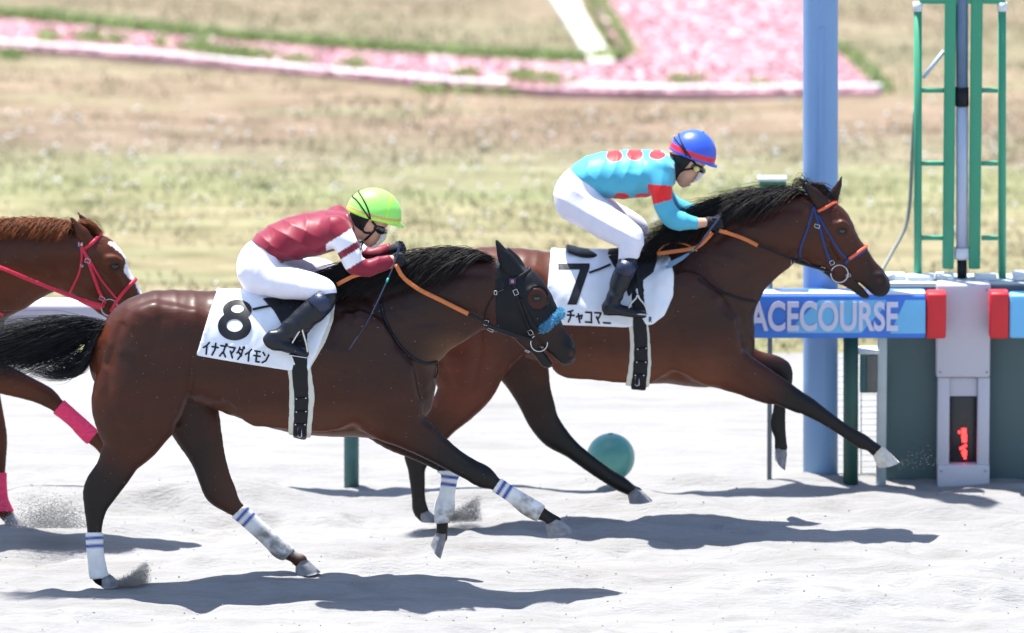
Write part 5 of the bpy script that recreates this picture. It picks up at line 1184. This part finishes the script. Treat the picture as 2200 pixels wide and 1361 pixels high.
def text(name, s, x0, x1, y0, y1, Yf, m, parent, off=.0):
    cu = bpy.data.curves.new(name, 'FONT'); cu.body = s; cu.offset = off; cu.extrude = .003; t = bpy.data.objects.new(name, cu); COL.objects.link(t)
    bpy.context.view_layer.update(); me = bpy.data.meshes.new_from_object(t.evaluated_get(bpy.context.evaluated_depsgraph_get())); bpy.data.objects.remove(t)
    c = np.empty(len(me.vertices)*3); me.vertices.foreach_get('co', c); c = c.reshape(-1, 3); FA = [list(p.vertices) for p in me.polygons]
    a, b_ = P(x0, y1, Yf), P(x1, y0, Yf); lo, hi = c.min(0), c.max(0)
    V = np.stack([a[0]+(c[:, 0]-lo[0])/(hi[0]-lo[0])*(b_[0]-a[0]), Yf-(c[:, 2]-lo[2]), a[2]+(c[:, 1]-lo[1])/(hi[1]-lo[1])*(b_[2]-a[2])], 1)
    return link(name, V, FA, m, parent, smooth=False)
text('lettering', 'RACECOURSE', 1580, 1930, 648, 712, YR-.003, M_letter, bn, .025)
for x in (-310, 755, 1828):
    p0 = P(x, 1035, 2.45); p1 = P(x, 700, 2.40); p0[2] = -.1; V, FA = cyl(p0, p1, .042); link('post', V, FA, M_dgreen if x > 1000 else M_teal, rail)
V, FA = rboxpx(2169, 2900, 634, 728, YR, .12, .014); r2_ = link('running_rail', V, FA, M_skyb); tag(r2_, 'blue track rail section with red end continuing past the finish post', 'rail')
V, FA = rboxpx(2126, 2168, 630, 729, YR, .122, .014); link('end_band', V, FA, M_redp, r2_)
p0 = P(2560, 1035, 2.45); p1 = P(2560, 700, 2.4); p0[2] = -.1; V, FA = cyl(p0, p1, .042); link('post', V, FA, M_dgreen, r2_)
# finish post
M_lavp = mat('pale_panel_paint', (.50, .49, .56), .5, .4, var=.03, vscale=3)
fp = empty('finish_post', P(2070, 1035, 2.4)*[1, 1, 0], 'pale finish post cabinet with a dark recess and glowing red digits', 'finish post')
V, FA = boxpx(2012, 2128, 612, 812, 2.46, .13, .012); link('upper_housing', V, FA, M_lavp, fp)
L_ = [boxpx(2014, 2040, 812, 1000, 2.475, .12, .006), boxpx(2100, 2126, 812, 1000, 2.475, .12, .006), boxpx(2014, 2126, 1000, 1060, 2.465, .13, .008)]
V, FA = join(*L_); link('lower_frame', V, FA, M_lavp, fp)
V, FA = boxpx(2040, 2100, 812, 852, 2.50, .1, .004); link('hood_panel', V, FA, M_lavp, fp)
M_scr = mat('dark_screen', (.02, .018, .022), .3, .5, var=.05)
V, FA = boxpx(2040, 2100, 852, 1000, 2.545, .05, .004); link('display', V, FA, M_scr, fp); dsp = [o for o in fp.children if o.name.startswith('display')][0]
M_led = mat('red_led', (.9, .03, .03), .5, .3, var=0, emit=2.2)
cells = [(2066, 921), (2066, 927), (2066, 933), (2066, 939), (2067, 945), (2071, 921), (2071, 927), (2072, 933), (2072, 939), (2072, 945), (2059, 926), (2072, 955), (2067, 958), (2062, 961), (2069, 964), (2066, 970), (2072, 968), (2068, 976), (2072, 974), (2071, 981)]
V, FA = join(*[boxpx(x, x+5, y, y+6, 2.540, .004, 0) for x, y in cells]); link('digits', V, FA, M_led, dsp, smooth=False)
for x, y in ((2020, 622), (2120, 622), (2020, 800), (2120, 800), (2022, 1012), (2118, 1012)):
    q_ = P(x, y, 2.458); V, FA = cyl(q_, q_-[0, .006, 0], .006, 10); link('bolt', V, FA, M_steel, fp)
# booth
M_boo = mat('slate_green_panel', (.080, .125, .130), .55, .35, var=.08, vscale=2); M_slab = mat('slate_slab', (.10, .14, .16), .6, .3, var=.06)
bo = empty('booth', P(2200, 1035, 2.8)*[1, 1, 0], 'low slate green cabinet wall behind the finish post with pale lamps on top', 'cabinet')
a = P(1902, 1035, 2.6); bb2 = P(2700, 1035, 2.6)
for x0, x1 in ((1902, 2118), (2120, 2340), (2342, 2700)):
    V, FA = boxpx(x0, x1, 640, 1070, 2.60, .24, .008); link('wall_panel', V, FA, M_boo, bo)
V, FA = boxpx(1885, 2710, 615, 640, 2.56, .31, .006); link('roof_slab', V, FA, M_slab, bo)
V, FA = boxpx(1888, 2708, 609, 614, 2.575, .28, .004); link('top_plate', V, FA, mat('pale_plate', (.42, .48, .50), .5, .4, var=.15, vscale=3), bo)
M_lamp = mat('white_plastic', (.62, .66, .68), .4, .5, var=.04)
for x0, x1, y0, y1, Y_ in ((1893, 1945, 592, 603, 2.66), (1950, 2008, 594, 604, 2.64), (2010, 2050, 592, 603, 2.66), (2094, 2142, 594, 604, 2.64), (2176, 2240, 588, 604, 2.62)):
    V, FA = boxpx(x0, x1, y0, y1, Y_, .10, .012); link('lamp_housing', V, FA, M_lamp, bo)
# green tower
M_grn = mat('green_enamel', (.045, .30, .17), .5, .4, var=.06, vscale=4)
YT = 2.70; tw = empty('sighting_tower', P(2068, 604, YT), 'green steel sighting frame with ladder rungs standing on the slate cabinet', 'frame tower')
V, FA = boxpx(2028, 2052, -400, 579, YT, .08, .006); link('channel', V, FA, M_grn, tw)
V, FA = boxpx(2084, 2109, -400, 579, YT, .08, .006); link('channel', V, FA, M_grn, tw)
for x0, x1, y0 in ((1963, 1981, 24), (2144, 2162, 24)):
    a = P((x0+x1)/2, 606, YT+.03); b_ = P((x0+x1)/2, y0, YT+.03); V, FA = cyl(a, b_, .0225); link('side_rail', V, FA, M_grn, tw)
    V, FA = cyl(b_, b_+[0, 0, .05], .028); link('cap', V, FA, M_lamp, tw)
for y in (195, 352, 512):
    for x0, x1 in ((1981, 2028), (2109, 2144)):
        V, FA = boxpx(x0, x1, y-4, y+5, YT+.02, .03, .003); link('rung', V, FA, M_grn, tw)
V, FA = boxpx(1975, 2160, -2, 9, YT+.01, .03, .003); link('crossbar', V, FA, M_grn, tw)
M_gp = mat('blue_grey_tube', (.10, .17, .28), .4, .5, var=.1); M_lt = mat('light_tube', (.42, .48, .60), .35, .5, var=.06)
c0, c1, c2, c3 = [P(2067, y, YT+.03) for y in (-400, 188, 228, 532)]
V, FA = cyl(c0, c1, .034); link('pole', V, FA, M_gp, tw); V, FA = cyl(c1, c2, .038); link('clamp', V, FA, M_black, tw)
V, FA = cyl(c2, c3, .034); link('pole', V, FA, M_lt, tw); V, FA = cyl(c3, P(2067, 556, YT+.03), .044); link('cap', V, FA, M_lamp, tw)
V, FA = cyl(P(2067, 556, YT+.03), P(2067, 606, YT+.03), .028); link('foot', V, FA, M_black, tw)
V, FA = tube([P(1983, 168, YT+.06), P(2028, 110, YT+.06)], .012, 8); link('brace', V, FA, M_lt, tw)
M_hose = mat('pale_hose', (.27, .28, .24), .7, .3, var=.05)
V, FA = tube(crom([P(1966, 230, YT+.1), P(1960, 330, YT+.1), P(1955, 430, YT+.1), P(1944, 490, YT+.08), P(1915, 545, YT), P(1890, 590, YT-.1)], 6), .011, 10); o = link('hose', V, FA, M_hose); tag(o, 'pale hose curving down from the green frame to the cabinet', 'hose')
# blue pole
M_bp = mat('pale_blue_paint', (.19, .33, .56), .45, .4, var=.05, vscale=2)
a = P(1763, 1035, 2.62); a[2] = -.1; b_ = P(1763, -700, 2.62); r_ = 37.5/S(1763, 600, 2.62)
pl = empty('blue_pole', a*[1, 1, 0], 'thick pale blue pole rising behind the rail', 'pole')
V, FA = tube(np.linspace(a, b_, 8), r_, 40); link('shaft', V, FA, M_bp, pl)
q0 = P(1763, 1035, 2.62); V, FA = cyl(np.array([q0[0], 2.62, -.1]), P(1763, 1018, 2.62), r_*1.13, 40, r_*1.05); link('collar', V, FA, M_bp, pl)
V, FA = boxpx(1758, 1768, 60, 560, 2.62-r_-.006, .01, .002); link('cable_cover', V, FA, M_bp, pl)
# signal box on thin post
M_gb = mat('green_box', (.05, .36, .12), .5, .4, var=.08); 
sgp = empty('signal_box', P(1655, 1035, 2.5)*[1, 1, 0], 'small green and white box on a thin grey post behind the leading horse', 'signal box')
p0 = P(1653, 1035, 2.5); p0[2] = -.1; V, FA = cyl(p0, P(1655, 452, 2.5), .0135); link('post', V, FA, mat('grey_post', (.12, .15, .18), .5, .4, var=.1), sgp)
V, FA = boxpx(1631, 1689, 391, 455, 2.45, .08, .006); link('housing', V, FA, M_gb, sgp)
V, FA = boxpx(1628, 1691, 384, 391, 2.44, .10, .004); link('lid', V, FA, M_lamp, sgp)
V, FA = boxpx(1642, 1684, 398, 440, 2.443, .01, .002); link('window', V, FA, M_dgreen, sgp)
# aluminium post with a switch box
M_al = mat('galvanised', (.42, .47, .48), .45, .5, metal=.3, var=.1)
ap = empty('metal_post', P(1895, 1035, 2.55)*[1, 1, 0], 'pale metal post with a teal switch box between the blue pole and cabinet', 'post')
V, FA = boxpx(1884, 1905, 660, 1065, 2.50, .05, .004); link('post', V, FA, M_al, ap)
V, FA = boxpx(1848, 1884, 762, 845, 2.50, .08, .005); link('switch_box', V, FA, M_teal, ap)
V, FA = boxpx(1862, 1884, 764, 843, 2.49, .02, .003); link('door', V, FA, mat('warm_grey', (.13, .13, .12), .5, .4), ap)
V, FA = boxpx(1844, 1890, 754, 762, 2.47, .13, .003); link('lid', V, FA, M_lamp, ap)
# wire mesh panel behind the poles
wm = []
for y in np.arange(770, 1030, 13): wm.append(tube([P(1795, y, 2.8), P(1900, y, 2.8)], .002, 5))
for x in (1797, 1850, 1898): wm.append(tube([P(x, 765, 2.8), P(x, 1032, 2.8)], .0035, 5))
V, FA = join(*wm); o = link('wire_panel', V, FA, M_al); tag(o, 'thin wire mesh panel behind the green rail post', 'fence')
# ball
import bmesh
bm = bmesh.new(); bmesh.ops.create_uvsphere(bm, u_segments=40, v_segments=24, radius=52/S(1313, 980, 2.32)); c = P(1312, 983, 2.32)
rb = 52/S(1313, 980, 2.32); VV = np.array([v.co[:] for v in bm.verts]); 
nr = np.linalg.norm(VV, axis=1, keepdims=True); gr = np.exp(-(VV[:, 2:3]/(.03*rb))**2)*.006; VV = VV*(1-gr); bm.verts.index_update(); FF = [[v.index for v in f.verts] for f in bm.faces]; bm.free()
bl = empty('marker_ball', (c[0], c[1], 0), 'teal green ball marker resting on the sand beneath the rail', 'ball')
link('ball', VV+c, FF, mat('teal_plastic', (.09, .30, .27), .35, .5, var=.05), bl)
V, FA = tube([c+[0, 0, rb*.97], c+[0, 0, rb*1.0], c+[0, 0, rb*1.02]], [.016, .016, .010], 16); link('cap', V, FA, M_teal, bl)
# kicked-up sand
M_grain = mat('shaded_sand', (.27, .265, .26), .95, .1, var=.2, vscale=40); M_grainp = mat('dry_sand', (.33, .32, .31), .95, .1, var=.2, vscale=40)  # M_grain: shade of the kicked-up wedges put into a greyer base colour
def spray(name, fn, N, r, m):
    P0 = np.array([fn() for _ in range(N)]); R = RNG.uniform(r[0], r[1], N)
    o8 = np.array([(1, 0, 0), (-1, 0, 0), (0, 1, 0), (0, -1, 0), (0, 0, 1), (0, 0, -1)]); f8 = np.array([(0, 2, 4), (2, 1, 4), (1, 3, 4), (3, 0, 4), (2, 0, 5), (1, 2, 5), (3, 1, 5), (0, 3, 5)])
    V = (P0[:, None]+o8[None]*R[:, None, None]*RNG.uniform(.6, 1.2, (N, 6, 1))).reshape(-1, 3); FA = (np.arange(N)[:, None, None]*6+f8[None]).reshape(-1, 3)
    o = link(name, V, FA, m); o['kind'] = 'stuff'
def wedge(x0, x1, yb, top, Y0):
    def f():
        t = random.random()**.8; x = x0+(x1-x0)*t; h = (yb-top)*t**1.5; y = yb-h*random.random()**1.3+rg(0, 1.5); return P(x+rg(0, 5), y+rg(0, 3), Y0+rg(0, .05))
    return f
spray('sand_spray', wedge(235, 316, 1256, 1207, -.11), 13000, (.0009, .0022), M_grain)
spray('sand_spray', wedge(925, 1028, 1118, 1066, Y7-.11), 13000, (.0009, .0022), M_grain)
spray('sand_spray', lambda: P(110+rg(0, 38), 1135-abs(rg(0, 28)), .9+rg(0, .12)), 9000, (.0013, .003), M_grainp)
def burst():
    a = random.uniform(-.9, .9); d = abs(rg(0, 55)); return P(1925+d*math.cos(a), 1000-d*.5*math.sin(a)-d*.3+rg(0, 4), Y7-.13+rg(0, .06))
spray('sand_spray', burst, 140, (.001, .0022), M_grainp)
spray('sand_spray', lambda: P(random.uniform(150, 1300), random.uniform(640, 1180), random.uniform(-.6, -.35)), 260, (.0008, .0018), M_grainp)
spray('sand_clods', lambda: (lambda x, y: np.array([x, y, float(sand_h(np.array(x), np.array(y)))+.002]))(random.uniform(-3.1, 3.1), random.uniform(-2.4, 2.6)), 500, (.002, .007), M_sand)
